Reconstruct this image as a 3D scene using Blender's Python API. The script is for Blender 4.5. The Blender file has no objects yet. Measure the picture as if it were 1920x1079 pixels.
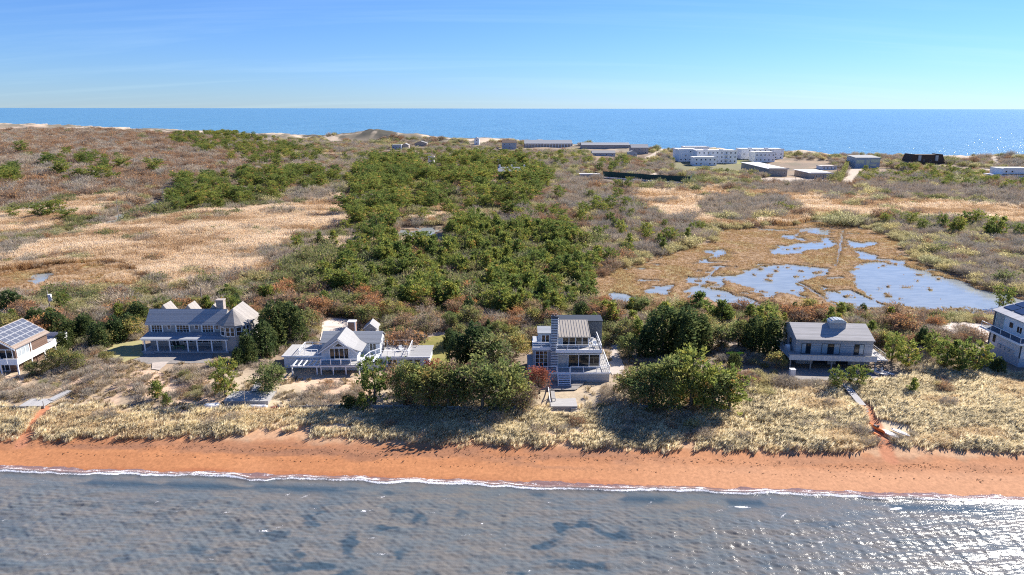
import bpy, bmesh, math, random
import numpy as np
from mathutils import Vector, Matrix

rng = np.random.default_rng(7)
random.seed(7)
scene = bpy.context.scene
R = math.radians

# ------------------------------------------------------------------ camera, sky, sun, exposure
CAM_Z = 45.0
PITCH = math.atan((539.5 - 203.5) / 1280.0)
FPX = 1280.0
cam_d = bpy.data.cameras.new('camera')
cam_d.sensor_width = 36.0
cam_d.lens = 24.0
cam_d.clip_start = 0.5
cam_d.clip_end = 250000.0
cam = bpy.data.objects.new('camera', cam_d)
scene.collection.objects.link(cam)
cam.location = (0, 0, CAM_Z)
cam.rotation_euler = (Matrix.Rotation(R(90) - PITCH, 3, 'X') @ Matrix.Rotation(R(0.08), 3, 'Z')).to_euler()
scene.camera = cam

SUN_EL, SUN_AZ = R(35), R(54)          # azimuth measured to the right of the view direction (+Y)
world = bpy.data.worlds.new('World')
scene.world = world
world.use_nodes = True
wt = world.node_tree
wt.nodes.clear()
w_out = wt.nodes.new('ShaderNodeOutputWorld')
w_bg = wt.nodes.new('ShaderNodeBackground')
w_sky = wt.nodes.new('ShaderNodeTexSky')
w_sky.sky_type = 'NISHITA'
w_sky.sun_disc = False
w_sky.sun_elevation = SUN_EL
w_sky.sun_rotation = SUN_AZ
w_sky.altitude = 0
w_sky.air_density = 1.0
w_sky.dust_density = 0.0
w_sky.ozone_density = 6.0
w_bg.inputs['Strength'].default_value = 0.055
# thin cirrus: streaky noise over the whole dome
w_tc = wt.nodes.new('ShaderNodeTexCoord')
w_sep = wt.nodes.new('ShaderNodeSeparateXYZ')
wt.links.new(w_tc.outputs['Generated'], w_sep.inputs[0])
w_zc = wt.nodes.new('ShaderNodeMath'); w_zc.operation = 'ADD'; w_zc.inputs[1].default_value = 0.12
wt.links.new(w_sep.outputs['Z'], w_zc.inputs[0])
w_mx = wt.nodes.new('ShaderNodeMath'); w_mx.operation = 'MAXIMUM'; w_mx.inputs[1].default_value = 0.05
wt.links.new(w_zc.outputs[0], w_mx.inputs[0])
w_dx = wt.nodes.new('ShaderNodeMath'); w_dx.operation = 'DIVIDE'
w_dy = wt.nodes.new('ShaderNodeMath'); w_dy.operation = 'DIVIDE'
for nd, o in ((w_dx, 'X'), (w_dy, 'Y')):
    wt.links.new(w_sep.outputs[o], nd.inputs[0]); wt.links.new(w_mx.outputs[0], nd.inputs[1])
w_cmb = wt.nodes.new('ShaderNodeCombineXYZ')
wt.links.new(w_dx.outputs[0], w_cmb.inputs[0]); wt.links.new(w_dy.outputs[0], w_cmb.inputs[1])
w_map = wt.nodes.new('ShaderNodeMapping')
w_map.inputs['Rotation'].default_value = (0, 0, R(10))
w_map.inputs['Scale'].default_value = (0.16, 1.15, 1)
wt.links.new(w_cmb.outputs[0], w_map.inputs[0])
w_no = wt.nodes.new('ShaderNodeTexNoise')
w_no.inputs['Scale'].default_value = 1.3; w_no.inputs['Detail'].default_value = 7
w_no.inputs['Roughness'].default_value = 0.62; w_no.inputs['Distortion'].default_value = 0.5
wt.links.new(w_map.outputs[0], w_no.inputs['Vector'])
w_rp = wt.nodes.new('ShaderNodeValToRGB')
w_rp.color_ramp.elements[0].position = 0.5; w_rp.color_ramp.elements[0].color = (0, 0, 0, 1)
w_rp.color_ramp.elements[1].position = 1.0; w_rp.color_ramp.elements[1].color = (.2, .2, .2, 1)
wt.links.new(w_no.outputs[0], w_rp.inputs[0])
w_mix = wt.nodes.new('ShaderNodeMix'); w_mix.data_type = 'RGBA'
w_mix.inputs['B'].default_value = (13.0, 12.0, 8.0, 1)
wt.links.new(w_rp.outputs[0], w_mix.inputs['Factor'])
wt.links.new(w_sky.outputs[0], w_mix.inputs['A'])
w_tint = wt.nodes.new('ShaderNodeMix'); w_tint.data_type = 'RGBA'; w_tint.blend_type = 'MULTIPLY'
w_tint.inputs['Factor'].default_value = 1; w_tint.inputs['B'].default_value = (.54, .73, 1.10, 1)
wt.links.new(w_mix.outputs['Result'], w_tint.inputs['A']); wt.links.new(w_tint.outputs['Result'], w_bg.inputs['Color'])
wt.links.new(w_bg.outputs[0], w_out.inputs[0])

sun_d = bpy.data.lights.new('sun', 'SUN')
sun_d.energy = 4.1
sun_d.angle = R(0.53)
sun_d.color = (1.0, 0.93, 0.84)
sun = bpy.data.objects.new('sun', sun_d)
scene.collection.objects.link(sun)
sd = Vector((math.sin(SUN_AZ) * math.cos(SUN_EL), math.cos(SUN_AZ) * math.cos(SUN_EL), math.sin(SUN_EL)))
sun.rotation_euler = (-sd).to_track_quat('-Z', 'Y').to_euler()
sun.location = sd * 300

scene.view_settings.view_transform = 'Standard'
scene.view_settings.look = 'None'
scene.view_settings.gamma = 1
scene.view_settings.exposure = 1.38
scene.view_settings.use_curve_mapping = False
scene.render.engine = 'CYCLES'
scene.cycles.max_bounces = 6
scene.cycles.diffuse_bounces = 4
scene.cycles.glossy_bounces = 2
scene.cycles.transmission_bounces = 3
scene.cycles.transparent_max_bounces = 6
scene.cycles.use_denoising = False
scene.cycles.filter_width = 1.1
scene.cycles.denoiser = 'OPENIMAGEDENOISE'
scene.cycles.denoising_input_passes = 'RGB_ALBEDO_NORMAL'
scene.cycles.denoising_prefilter = 'ACCURATE'
scene.cycles.sample_clamp_indirect = 3
scene.cycles.caustics_reflective = False
scene.cycles.caustics_refractive = False

# ------------------------------------------------------------------ surveying helpers
cp, sp = math.cos(PITCH), math.sin(PITCH)

def proj(x, y, z):
    d = y * cp + (CAM_Z - z) * sp
    up = y * sp - (CAM_Z - z) * cp
    return 960 + FPX * x / d, 539.5 - FPX * up / d

def at_z(u, v, z):
    a = (u - 960) / FPX; b = -(v - 539.5) / FPX
    t = (z - CAM_Z) / (-sp + b * cp)
    return a * t, (cp + b * sp) * t

def z_at(v, Y):
    b = -(v - 539.5) / FPX
    return CAM_Z + (-sp + b * cp) * Y / (cp + b * sp)

def x_at(u, v, Y):
    b = -(v - 539.5) / FPX
    return (u - 960) / FPX * Y / (cp + b * sp)

_perm = np.random.default_rng(3).random((256, 256))
def vnoise(x, y):
    xi = np.floor(x).astype(int); yi = np.floor(y).astype(int)
    fx = x - xi; fy = y - yi
    fx = fx * fx * (3 - 2 * fx); fy = fy * fy * (3 - 2 * fy)
    a = _perm[xi % 256, yi % 256]; b = _perm[(xi + 1) % 256, yi % 256]
    c = _perm[xi % 256, (yi + 1) % 256]; d = _perm[(xi + 1) % 256, (yi + 1) % 256]
    return (a * (1 - fx) + b * fx) * (1 - fy) + (c * (1 - fx) + d * fx) * fy

def fbm(x, y, s, o=4):
    r = 0; a = .5; t = 0
    for k in range(o):
        r = r + a * vnoise(x / s + 17.3 * k, y / s + 9.1 * k); t += a; a *= .5; s *= .5
    return r / t

def sstep(a, b, v):
    t = np.clip((v - a) / (b - a), 0, 1)
    return t * t * (3 - 2 * t)

def inpoly(U, V, poly):
    U = np.asarray(U); V = np.asarray(V)
    r = np.zeros(U.shape, bool)
    n = len(poly)
    for i in range(n):
        x0, y0 = poly[i]; x1, y1 = poly[(i + 1) % n]
        if y0 == y1: continue
        c = (V > min(y0, y1)) & (V <= max(y0, y1)) & (U < x0 + (V - y0) / (y1 - y0) * (x1 - x0))
        r ^= c
    return r

def dseg(x, y, pts):
    d = np.full(np.shape(x), 1e9)
    for (x0, y0), (x1, y1) in zip(pts[:-1], pts[1:]):
        dx, dy = x1 - x0, y1 - y0
        t = np.clip(((x - x0) * dx + (y - y0) * dy) / (dx * dx + dy * dy), 0, 1)
        d = np.minimum(d, np.hypot(x - x0 - t * dx, y - y0 - t * dy))
    return d

def shore_s(x, y):                       # metres inland from the bay waterline
    return y + .053 * x - 75.9

OSX = [-1300, -787, -542, -310, -166, -46, 28, 91, 166, 294, 467, 700, 1200]
OSY = [1850, 1445, 1265, 1130, 1085, 995, 920, 855, 776, 710, 648, 560, 420]
def ocean_d(x, y):                       # metres inland from the ocean shore (about)
    return (np.interp(x, OSX, OSY) - y) * .88

PADS = [(-100, -80, 103, 120, 2.2), (-70, -42, 112, 126, 2.6), (-41, -12, 103, 118, 2.2),
        (1, 18, 98, 113, 2.9), (43, 66, 103, 118, 2.9), (80, 110, 106, 122, 2.6)]
WATER_MARSH = 0.72

POOLS = [
 [(1597,497),(1640,489),(1700,495),(1770,515),(1850,545),(1925,560),(1990,575),(1990,610),(1900,604),(1850,592),(1760,586),(1690,572),(1640,560),(1600,525)],
 [(1360,527),(1400,507),(1450,495),(1500,493),(1560,500),(1530,520),(1500,530),(1510,557),(1460,548),(1400,540)],
 [(1283,545),(1310,536),(1370,545),(1440,570),(1400,577),(1340,562)],
 [(1145,550),(1185,546),(1202,555),(1190,567),(1148,567)],
 [(1325,472),(1365,468),(1370,480),(1340,482)],
 [(1440,465),(1480,460),(1560,443),(1563,462),(1500,472),(1450,477)],
 [(1497,427),(1530,423),(1560,431),(1555,438),(1500,435)],
 [(1588,447),(1645,450),(1640,462),(1588,463)],
 [(1470,440),(1500,437),(1505,447),(1475,447)],
 [(1300,486),(1330,484),(1325,492),(1305,492)],
 [(1205,545),(1240,533),(1262,536),(1240,548)],
 [(1545,548),(1590,537),(1640,562),(1680,578),(1620,580),(1570,565)],
 [(1600,470),(1650,480),(1700,488),(1690,494),(1610,480)],
 [(748,435),(774,429),(804,427),(826,429),(820,438),(788,443),(756,442)],
 [(196,416),(235,401),(280,385),(310,372),(306,381),(262,399),(215,417)],
 [(50,530),(72,514),(102,511),(92,520),(66,536)],
]
DITCHES = [[(1580,430),(1576,460),(1567,497)], [(1500,530),(1545,556),(1598,588)], [(1290,556),(1345,500)],
           [(102,512),(118,510),(140,508)], [(1345,440),(1240,482),(1165,505)]]
MARSH = [(1095,575),(1108,530),(1150,503),(1230,480),(1330,455),(1345,430),(1420,427),(1480,418),(1560,415),(1640,430),(1680,450),(1692,480),(1762,505),(1850,538),(1930,558),(2000,572),(2000,615),(1900,606),(1780,590),(1600,592),(1450,592),(1300,582),(1150,580)]
MARSH_L = [(-150,560),(-150,520),(40,505),(180,490),(300,500),(300,530),(250,545),(150,545),(90,552)]

_ditch_w = [[at_z(u, v, 1.0) for u, v in d] for d in DITCHES]
BUMPS = []
for u, v, h, rad in ((722, 263, 7, 38), (690, 263, 6, 30), (625, 262, 5.5, 32), (560, 262, 4, 30), (480, 262, 4, 40), (1905, 303, 6, 30), (850, 268, 4, 50), (760, 266, 4, 30)):
    bx_, by_ = at_z(u, v, 4.0); BUMPS.append((bx_, by_, h, rad))

def pool_mask(x, y):
    """signed-ish wetness 0..1 of the marsh"""
    U, V = proj(x, y, np.full(np.shape(x), 1.0))
    Un = U + (fbm(x, y, 6, 3) - .5) * 32 + (fbm(x + 60, y, 1.6, 2) - .5) * 14
    Vn = V + (fbm(x + 90, y, 6, 3) - .5) * 14 + (fbm(x, y + 50, 1.6, 2) - .5) * 5
    m = np.zeros(np.shape(x))
    for p in POOLS:
        us = [q[0] for q in p]; vs = [q[1] for q in p]
        sel = (U > min(us) - 40) & (U < max(us) + 40) & (V > min(vs) - 20) & (V < max(vs) + 20)
        if sel.any():
            mm = inpoly(Un[sel], Vn[sel], p).astype(float)
            m[sel] = np.maximum(m[sel], mm)
    sp_ = inpoly(U, V, MARSH) & (V > 425) & (fbm(x * .6, y, 3.2, 3) > .66) & (fbm(x, y, 26, 2) > .47)
    m = np.maximum(m, sp_.astype(float))
    m = np.where((m > .5) & (fbm(x + 11, y, 2.2, 3) > .745) & (fbm(x, y + 40, 20, 2) > .42), 0, m)
    for d, w in zip(_ditch_w, (.28, .4, .4, .6, .25)):
        m = np.maximum(m, (dseg(x + (fbm(x, y, 3, 2) - .5) * .8, y, d) < w).astype(float))
    return m

def ground_h(x, y, pools=True):
    x = np.asarray(x, float); y = np.asarray(y, float)
    s = shore_s(x, y)
    z = np.interp(s, [-60, -12, -3, 0, 5, 7, 10, 16, 24, 58, 72, 85, 230, 330, 600, 3000],
                     [-5, -1.2, -.35, 0, .72, 1.0, 1.45, 1.9, 2.55, 2.6, 1.5, 1.0, 1.1, 2.4, 3.0, 3.0])
    near = sstep(8, 14, s)
    z = z + near * ((fbm(x, y, 7, 4) - .5) * .7 * (1 - .6 * sstep(60, 85, s)) + (fbm(x, y, 2.0, 2) - .5) * .16)
    z = z + sstep(1, 5, s) * (1 - near) * (fbm(x, y, 1.2, 3) - .5) * .10
    for (x0, x1, y0, y1, pz) in PADS:
        d = np.maximum(np.maximum(x0 - x, x - x1), np.maximum(y0 - y, y - y1))
        k = 1 - sstep(0, 4, d)
        z = z * (1 - k) + pz * k
    # salt marsh kept flat
    U, V = proj(x, y, np.full(np.shape(x), 1.0))
    mk = (inpoly(U, V, MARSH) | inpoly(U, V, MARSH_L))
    z = np.where(mk, .95 + (fbm(x, y, 1.3, 3) - .5) * .22, z)
    # hill on the left
    hk = sstep(.36, .62, -x / np.maximum(y, 1)) * sstep(300, 640, y) * (1 - .7 * sstep(900, 1200, y))
    z = z + hk * (9.5 + 5 * (fbm(x, y, 90, 3) - .5))
    far = sstep(300, 480, y)
    z = z + far * (fbm(x, y, 60, 4) - .5) * 4.0
    od = ocean_d(x, y)
    dw = 1 + 1.2 * sstep(150, -250, x)
    dune = sstep(15, 40, od) * (1 - sstep(90, 190, od / dw))
    z = z + dune * (1.0 + 4.5 * np.clip(fbm(x, y, 38, 4) - .42, 0, 1) * 2)
    for bx, by, h, rd in BUMPS:
        z = z + h * np.exp(-((x - bx) ** 2 + ((y - by) * .8) ** 2) / (rd * rd)) * (.75 + .5 * fbm(x, y, 18, 3))
    z = np.where(od < 45, np.minimum(z, np.maximum(od, -60) * .075), z)
    if pools:
        pm = pool_mask(x, y)
        z = np.where(pm > .5, WATER_MARSH - .45, z)
    return z

def h_at(x, y):
    """terrain height looked up in the finished ground sheet (pools ignored)"""
    x = np.asarray(x, float); y = np.asarray(y, float)
    fi = np.interp(y, rows, np.arange(len(rows))); fj = np.interp(x / np.maximum(y, 1), tt, np.arange(len(tt)))
    i = np.clip(fi.astype(int), 0, len(rows) - 2); j = np.clip(fj.astype(int), 0, len(tt) - 2); a = fi - i; b = fj - j
    return (GZ0[i, j] * (1 - b) + GZ0[i, j + 1] * b) * (1 - a) + (GZ0[i + 1, j] * (1 - b) + GZ0[i + 1, j + 1] * b) * a

def gnd(u, v):
    """world point of the terrain seen at a survey mark"""
    z = 2.5
    for _ in range(14):
        x, y = at_z(u, v, z)
        z = .5 * z + .5 * float(h_at(x, y))
    x, y = at_z(u, v, z)
    return x, y, z

# ------------------------------------------------------------------ materials
MATS = {}
def ncol(nt, c):
    n = nt.nodes.new('ShaderNodeRGB'); n.outputs[0].default_value = (*c, 1); return n.outputs[0]

def M(name, c1, c2=None, scale=3.0, rough=.8, bump=0.0, stretch=(1, 1, 1), metal=0.0, detail=5, lines=None, spec=.3, bscale=None):
    """procedural surface: two tones by noise, optional board/shingle lines (axis, spacing, depth)"""
    if name in MATS: return MATS[name]
    m = bpy.data.materials.new(name); MATS[name] = m
    m.use_nodes = True
    nt = m.node_tree; b = nt.nodes['Principled BSDF']
    b.inputs['Roughness'].default_value = rough; b.inputs['Metallic'].default_value = metal
    b.inputs['Specular IOR Level'].default_value = spec
    tc = nt.nodes.new('ShaderNodeTexCoord'); mp = nt.nodes.new('ShaderNodeMapping')
    mp.inputs['Scale'].default_value = stretch
    nt.links.new(tc.outputs['Object'], mp.inputs[0])
    no = nt.nodes.new('ShaderNodeTexNoise'); no.inputs['Scale'].default_value = scale; no.inputs['Detail'].default_value = detail
    no.inputs['Roughness'].default_value = .65
    nt.links.new(mp.outputs[0], no.inputs['Vector'])
    mr = nt.nodes.new('ShaderNodeMapRange'); mr.inputs[1].default_value = .3; mr.inputs[2].default_value = .7
    nt.links.new(no.outputs[0], mr.inputs[0])
    mx = nt.nodes.new('ShaderNodeMix'); mx.data_type = 'RGBA'
    c2 = c2 or tuple(k * .8 for k in c1)
    mx.inputs['A'].default_value = (*c1, 1); mx.inputs['B'].default_value = (*c2, 1)
    nt.links.new(mr.outputs[0], mx.inputs['Factor'])
    nt.links.new(mx.outputs['Result'], b.inputs['Base Color'])
    hsrc = None
    if lines:
        ax, sp_, dep = lines
        sx = nt.nodes.new('ShaderNodeSeparateXYZ'); nt.links.new(tc.outputs['Object'], sx.inputs[0])
        mu = nt.nodes.new('ShaderNodeMath'); mu.operation = 'MULTIPLY'; mu.inputs[1].default_value = 1.0 / sp_
        nt.links.new(sx.outputs[ax], mu.inputs[0])
        fr = nt.nodes.new('ShaderNodeMath'); fr.operation = 'FRACT'; nt.links.new(mu.outputs[0], fr.inputs[0])
        hsrc = fr.outputs[0]
        fl = nt.nodes.new('ShaderNodeMath'); fl.operation = 'FLOOR'; nt.links.new(mu.outputs[0], fl.inputs[0])
        wn = nt.nodes.new('ShaderNodeTexWhiteNoise'); wn.noise_dimensions = '1D'; nt.links.new(fl.outputs[0], wn.inputs['W'])
        m2 = nt.nodes.new('ShaderNodeMapRange'); m2.inputs[3].default_value = 1 - dep; m2.inputs[4].default_value = 1.0 + dep * .5
        nt.links.new(wn.outputs[0], m2.inputs[0])
        mv = nt.nodes.new('ShaderNodeMix'); mv.data_type = 'RGBA'; mv.blend_type = 'MULTIPLY'; mv.inputs['Factor'].default_value = 1
        nt.links.new(mx.outputs['Result'], mv.inputs['A']); nt.links.new(m2.outputs[0], mv.inputs['B'])
        nt.links.new(mv.outputs['Result'], b.inputs['Base Color'])
    if bump or lines:
        bp = nt.nodes.new('ShaderNodeBump'); bp.inputs['Strength'].default_value = bump or .5
        bp.inputs['Distance'].default_value = .02
        bp.inputs['Distance'].default_value = .008 if hsrc else .02
        nt.links.new(hsrc if hsrc else no.outputs[0], bp.inputs['Height']); nt.links.new(bp.outputs[0], b.inputs['Normal'])
    return m

def foliage_mat(name, tint_a, tint_b, transl=.35, hue=.0):
    """leaf colour = painted clump tone x one tone per plant"""
    m = bpy.data.materials.new(name); MATS[name] = m
    m.use_nodes = True; nt = m.node_tree; nt.nodes.clear()
    out = nt.nodes.new('ShaderNodeOutputMaterial')
    at = nt.nodes.new('ShaderNodeAttribute'); at.attribute_name = 'Col'
    oi = nt.nodes.new('ShaderNodeObjectInfo')
    mx = nt.nodes.new('ShaderNodeMix'); mx.data_type = 'RGBA'
    mx.inputs['A'].default_value = (*tint_a, 1); mx.inputs['B'].default_value = (*tint_b, 1)
    nt.links.new(oi.outputs['Random'], mx.inputs['Factor'])
    mu = nt.nodes.new('ShaderNodeMix'); mu.data_type = 'RGBA'; mu.blend_type = 'MULTIPLY'; mu.inputs['Factor'].default_value = 1
    nt.links.new(at.outputs['Color'], mu.inputs['A']); nt.links.new(mx.outputs['Result'], mu.inputs['B'])
    df = nt.nodes.new('ShaderNodeBsdfDiffuse'); tr = nt.nodes.new('ShaderNodeBsdfTranslucent')
    nt.links.new(mu.outputs['Result'], df.inputs['Color']); nt.links.new(mu.outputs['Result'], tr.inputs['Color'])
    ms = nt.nodes.new('ShaderNodeMixShader'); ms.inputs[0].default_value = transl
    nt.links.new(df.outputs[0], ms.inputs[1]); nt.links.new(tr.outputs[0], ms.inputs[2])
    nt.links.new(ms.outputs[0], out.inputs[0])
    return m

# ------------------------------------------------------------------ mesh helpers
COL = scene.collection
def raw_mesh(name, V, F, mat=None, col=None, smooth=False):
    """V (n,3), F (m,k) arrays -> mesh, col (n,3) optional point colour"""
    me = bpy.data.meshes.new(name)
    V = np.asarray(V, np.float32); F = np.asarray(F, np.int32)
    me.vertices.add(len(V)); me.vertices.foreach_set('co', V.ravel())
    k = F.shape[1]
    me.loops.add(F.size); me.loops.foreach_set('vertex_index', F.ravel())
    me.polygons.add(len(F)); me.polygons.foreach_set('loop_start', np.arange(0, F.size, k, dtype=np.int32))
    me.polygons.foreach_set('loop_total', np.full(len(F), k, np.int32))
    if smooth: me.polygons.foreach_set('use_smooth', np.ones(len(F), bool))
    me.update(calc_edges=True)
    if col is not None:
        a = me.color_attributes.new('Col', 'FLOAT_COLOR', 'POINT')
        c = np.ones((len(V), 4), np.float32); c[:, :3] = col
        a.data.foreach_set('color', c.ravel())
    if mat: me.materials.append(mat)
    return me

def link(name, me, parent=None, loc=None):
    o = bpy.data.objects.new(name, me); COL.objects.link(o)
    if parent: o.parent = parent
    if loc is not None: o.location = loc
    return o

def tag(o, label=None, cat=None, group=None, kind=None):
    if label: o['label'] = label
    if cat: o['category'] = cat
    if group: o['group'] = group
    if kind: o['kind'] = kind
    return o

def grid_mesh(name, X, Y, Z, mat, col=None, smooth=True):
    n, m = X.shape
    V = np.stack([X.ravel(), Y.ravel(), Z.ravel()], 1)
    i = np.arange(n * m).reshape(n, m)
    F = np.stack([i[:-1, :-1].ravel(), i[:-1, 1:].ravel(), i[1:, 1:].ravel(), i[1:, :-1].ravel()], 1)
    return raw_mesh(name, V, F, mat, col, smooth)

class Thing:
    """an Empty at a thing's base; every method adds one part in world-aligned metres measured from that base"""
    def __init__(s, name, loc, label, cat, group=None, rz=0.0):
        s.o = bpy.data.objects.new(name, None); COL.objects.link(s.o)
        s.loc = Vector(loc); s.o.location = loc; s.o.rotation_euler = (0, 0, rz)
        s.o.empty_display_size = .3
        tag(s.o, label, cat, group)
    def mesh(s, name, V, F, mat, parent=None, label=None):
        me = bpy.data.meshes.new(name)
        L = s.loc
        me.from_pydata([(v[0] - L.x, v[1] - L.y, v[2] - L.z) for v in V], [], F)
        me.materials.append(mat); me.update()
        o = link(name, me, parent or s.o)
        if label: o['label'] = label
        return o
    def box(s, name, x0, x1, y0, y1, z0, z1, mat, parent=None, label=None):
        V = [(x0,y0,z0),(x1,y0,z0),(x1,y1,z0),(x0,y1,z0),(x0,y0,z1),(x1,y0,z1),(x1,y1,z1),(x0,y1,z1)]
        return s.mesh(name, V, BOXF, mat, parent, label)
    def boxes(s, name, bl, mat, parent=None, label=None):
        V = []; F = []
        for (x0,x1,y0,y1,z0,z1) in bl:
            k = len(V)
            V += [(x0,y0,z0),(x1,y0,z0),(x1,y1,z0),(x0,y1,z0),(x0,y0,z1),(x1,y0,z1),(x1,y1,z1),(x0,y1,z1)]
            F += [tuple(i + k for i in f) for f in BOXF]
        return s.mesh(name, V, F, mat, parent, label)
    def prism(s, name, poly, a0, a1, axis, mat, parent=None, label=None):
        """poly of 2D points extruded along an axis: 'y' -> (x,z), 'x' -> (y,z), 'z' -> (x,y)"""
        f = {'y': lambda p, a: (p[0], a, p[1]), 'x': lambda p, a: (a, p[0], p[1]), 'z': lambda p, a: (p[0], p[1], a)}[axis]
        n = len(poly)
        V = [f(p, a0) for p in poly] + [f(p, a1) for p in poly]
        F = [tuple(range(n))[::-1], tuple(range(n, 2 * n))] + [(i, (i + 1) % n, n + (i + 1) % n, n + i) for i in range(n)]
        return s.mesh(name, V, F, mat, parent, label)
    def slab(s, name, quad, t, mat, parent=None, label=None):
        """sloping sheet with thickness t below"""
        n = len(quad)
        V = list(quad) + [(q[0], q[1], q[2] - t) for q in quad]
        F = [tuple(range(n)), tuple(range(n, 2 * n))[::-1]] + [(i, n + i, n + (i + 1) % n, (i + 1) % n) for i in range(n)]
        return s.mesh(name, V, F, mat, parent, label)
    def window(s, side, a0, a1, z0, z1, p, nx=2, nz=1, fm=None, gm=None, fw=.07, name='window'):
        """side 'f' faces -Y at y=p, 'b' faces +Y, 'r' faces +X at x=p, 'l' faces -X. Frame stands proud, panes set in it"""
        fm = fm or MATS['white_trim']; gm = gm or MATS['window_glass']
        sg = -1 if side in 'fl' else 1
        d0, d1 = sorted((p - sg * .02, p + sg * .06)); g0, g1 = sorted((p, p + sg * .02))
        def bb(u0, u1, w0, w1, q0, q1):
            return (u0, u1, q0, q1, w0, w1) if side in 'fb' else (q0, q1, u0, u1, w0, w1)
        bars = [bb(a0, a1, z0, z0 + fw, d0, d1), bb(a0, a1, z1 - fw, z1, d0, d1)]
        xs = np.linspace(a0, a1, nx + 1); zs = np.linspace(z0, z1, nz + 1)
        for i, xx in enumerate(xs):
            l = xx if i == 0 else (xx - fw if i == nx else xx - fw / 2)
            bars.append(bb(l, l + fw, z0 + fw, z1 - fw, d0, d1))
        for zz in zs[1:-1]:
            for i in range(nx):
                bars.append(bb(xs[i] + fw * (1 if i == 0 else .5), xs[i + 1] - fw * (1 if i == nx - 1 else .5), zz - fw * .3, zz + fw * .3, d0, d1))
        w = s.boxes(name, bars, fm)
        for i in range(nx):
            s.boxes('pane', [bb(xs[i] + fw * .4, xs[i + 1] - fw * .4, z0 + fw * .4, z1 - fw * .4, g0, g1)], gm, w)
        return w
    def railing(s, pts, z, h=.95, post=.09, gap=1.5, mat=None, cables=3, fill=None, endposts=True, prail=None):
        """posts, a top rail and either thin cables or a sheet of infill between pts (x,y)"""
        mat = mat or MATS['white_trim']
        seen = set()
        for (x0, y0), (x1, y1) in zip(pts[:-1], pts[1:]):
            L = math.hypot(x1 - x0, y1 - y0); n = max(1, round(L / gap))
            for i in range(n + 1):
                px, py = x0 + (x1 - x0) * i / n, y0 + (y1 - y0) * i / n
                kk = (round(px, 2), round(py, 2))
                if kk in seen: continue
                seen.add(kk)
                s.box('rail_post', px - post / 2, px + post / 2, py - post / 2, py + post / 2, z, z + h, mat)
            def bar(name, zz, t, m, hh=None):
                hh = hh or t
                if abs(x1 - x0) > abs(y1 - y0):
                    a, b = sorted((x0, x1)); s.mesh(name, *obox((x0, y0), (x1, y1), t, zz, zz + hh), m)
                else:
                    s.mesh(name, *obox((x0, y0), (x1, y1), t, zz, zz + hh), m)
            bar('top_rail', z + h + .002, .1, mat, .06)
            if fill: bar('rail_panel', z + .08, .02, fill, h - .14)
            else:
                V = []; F = []
                for c in range(cables):
                    v, f = obox((x0, y0), (x1, y1), .025, z + h * (c + .6) / (cables + .6), z + h * (c + .6) / (cables + .6) + .025)
                    k = len(V); V += v; F += [tuple(i + k for i in g) for g in f]
                s.mesh('rail_cable', V, F, prail or mat)

BOXF = [(3,2,1,0),(4,5,6,7),(0,1,5,4),(1,2,6,5),(2,3,7,6),(3,0,4,7)]
def obox(p, q, t, z0, z1):
    dx, dy = q[0] - p[0], q[1] - p[1]; L = math.hypot(dx, dy) or 1
    nx, ny = -dy / L * t / 2, dx / L * t / 2
    c = [(p[0]-nx,p[1]-ny),(q[0]-nx,q[1]-ny),(q[0]+nx,q[1]+ny),(p[0]+nx,p[1]+ny)]
    return [(a, b, z0) for a, b in c] + [(a, b, z1) for a, b in c], BOXF

M('white_trim', (.85, .86, .87), (.79, .80, .81), 4, .55)
M('window_glass', (.016, .020, .024), (.028, .034, .038), .5, .06, spec=.6)
M('curtain_glass', (.30, .34, .36), (.40, .43, .44), .8, .12, spec=.5)
M('grey_shingle_wall', (.40, .375, .355), (.31, .29, .275), 9, .85, lines=('Z', .13, .15))
M('brown_shingle_wall', (.21, .135, .10), (.14, .09, .07), 9, .85, lines=('Z', .13, .3))
M('pale_clapboard', (.62, .66, .70), (.57, .61, .65), 2, .7, lines=('Z', .14, .06))
M('white_clapboard', (.72, .74, .76), (.66, .68, .71), 2, .7, lines=('Z', .14, .04))
M('grey_roof', (.34, .36, .385), (.26, .275, .295), 6, .85, lines=('Y', .16, .2))
M('weathered_roof', (.36, .335, .305), (.25, .23, .215), 5, .85, lines=('Y', .16, .2))
M('pale_roof', (.33, .33, .33), (.27, .27, .27), 5, .8, lines=('Y', .18, .1))
M('grey_board', (.34, .325, .31), (.25, .24, .23), 6, .85, stretch=(.2, 1, 1))
M('grey_plank_wall', (.43, .43, .435), (.33, .33, .34), 5, .85, lines=('Z', .2, .2), stretch=(.15, 1, 1))
M('plank_roof', (.42, .405, .395), (.33, .32, .31), 4, .85, lines=('Y', .22, .18), stretch=(.12, 1, 1))
M('dark_slate_wall', (.43, .45, .475), (.37, .39, .415), 6, .8, lines=('Z', .14, .12))
M('tan_metal_roof', (.52, .46, .36), (.44, .385, .31), 1.2, .42, metal=.35)
M('deck_boards', (.44, .43, .415), (.35, .34, .33), 4, .8, stretch=(.2, 1, 1))
M('pale_deck', (.46, .45, .435), (.40, .39, .375), 4, .75, lines=('X', .14, .1))
M('brick', (.33, .20, .14), (.25, .15, .11), 8, .9, lines=('Z', .08, .2))
M('chimney_light', (.42, .36, .31), (.33, .28, .25), 6, .9, lines=('Z', .09, .2))
M('stripe_dark', (.09, .105, .125), (.07, .08, .1), 5, .7)
M('stripe_light', (.64, .67, .70), (.57, .6, .63), 5, .7)
M('stone_paving', (.30, .275, .25), (.20, .185, .17), 2.5, .9, bump=.4)
M('solar_cell', (.115, .125, .155), (.095, .105, .135), 1.2, .18, spec=.7)
M('solar_dark', (.03, .045, .085), (.025, .035, .07), 1.2, .15, spec=.6)
M('solar_rim', (.42, .43, .45), (.37, .38, .4), 3, .4)
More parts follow.
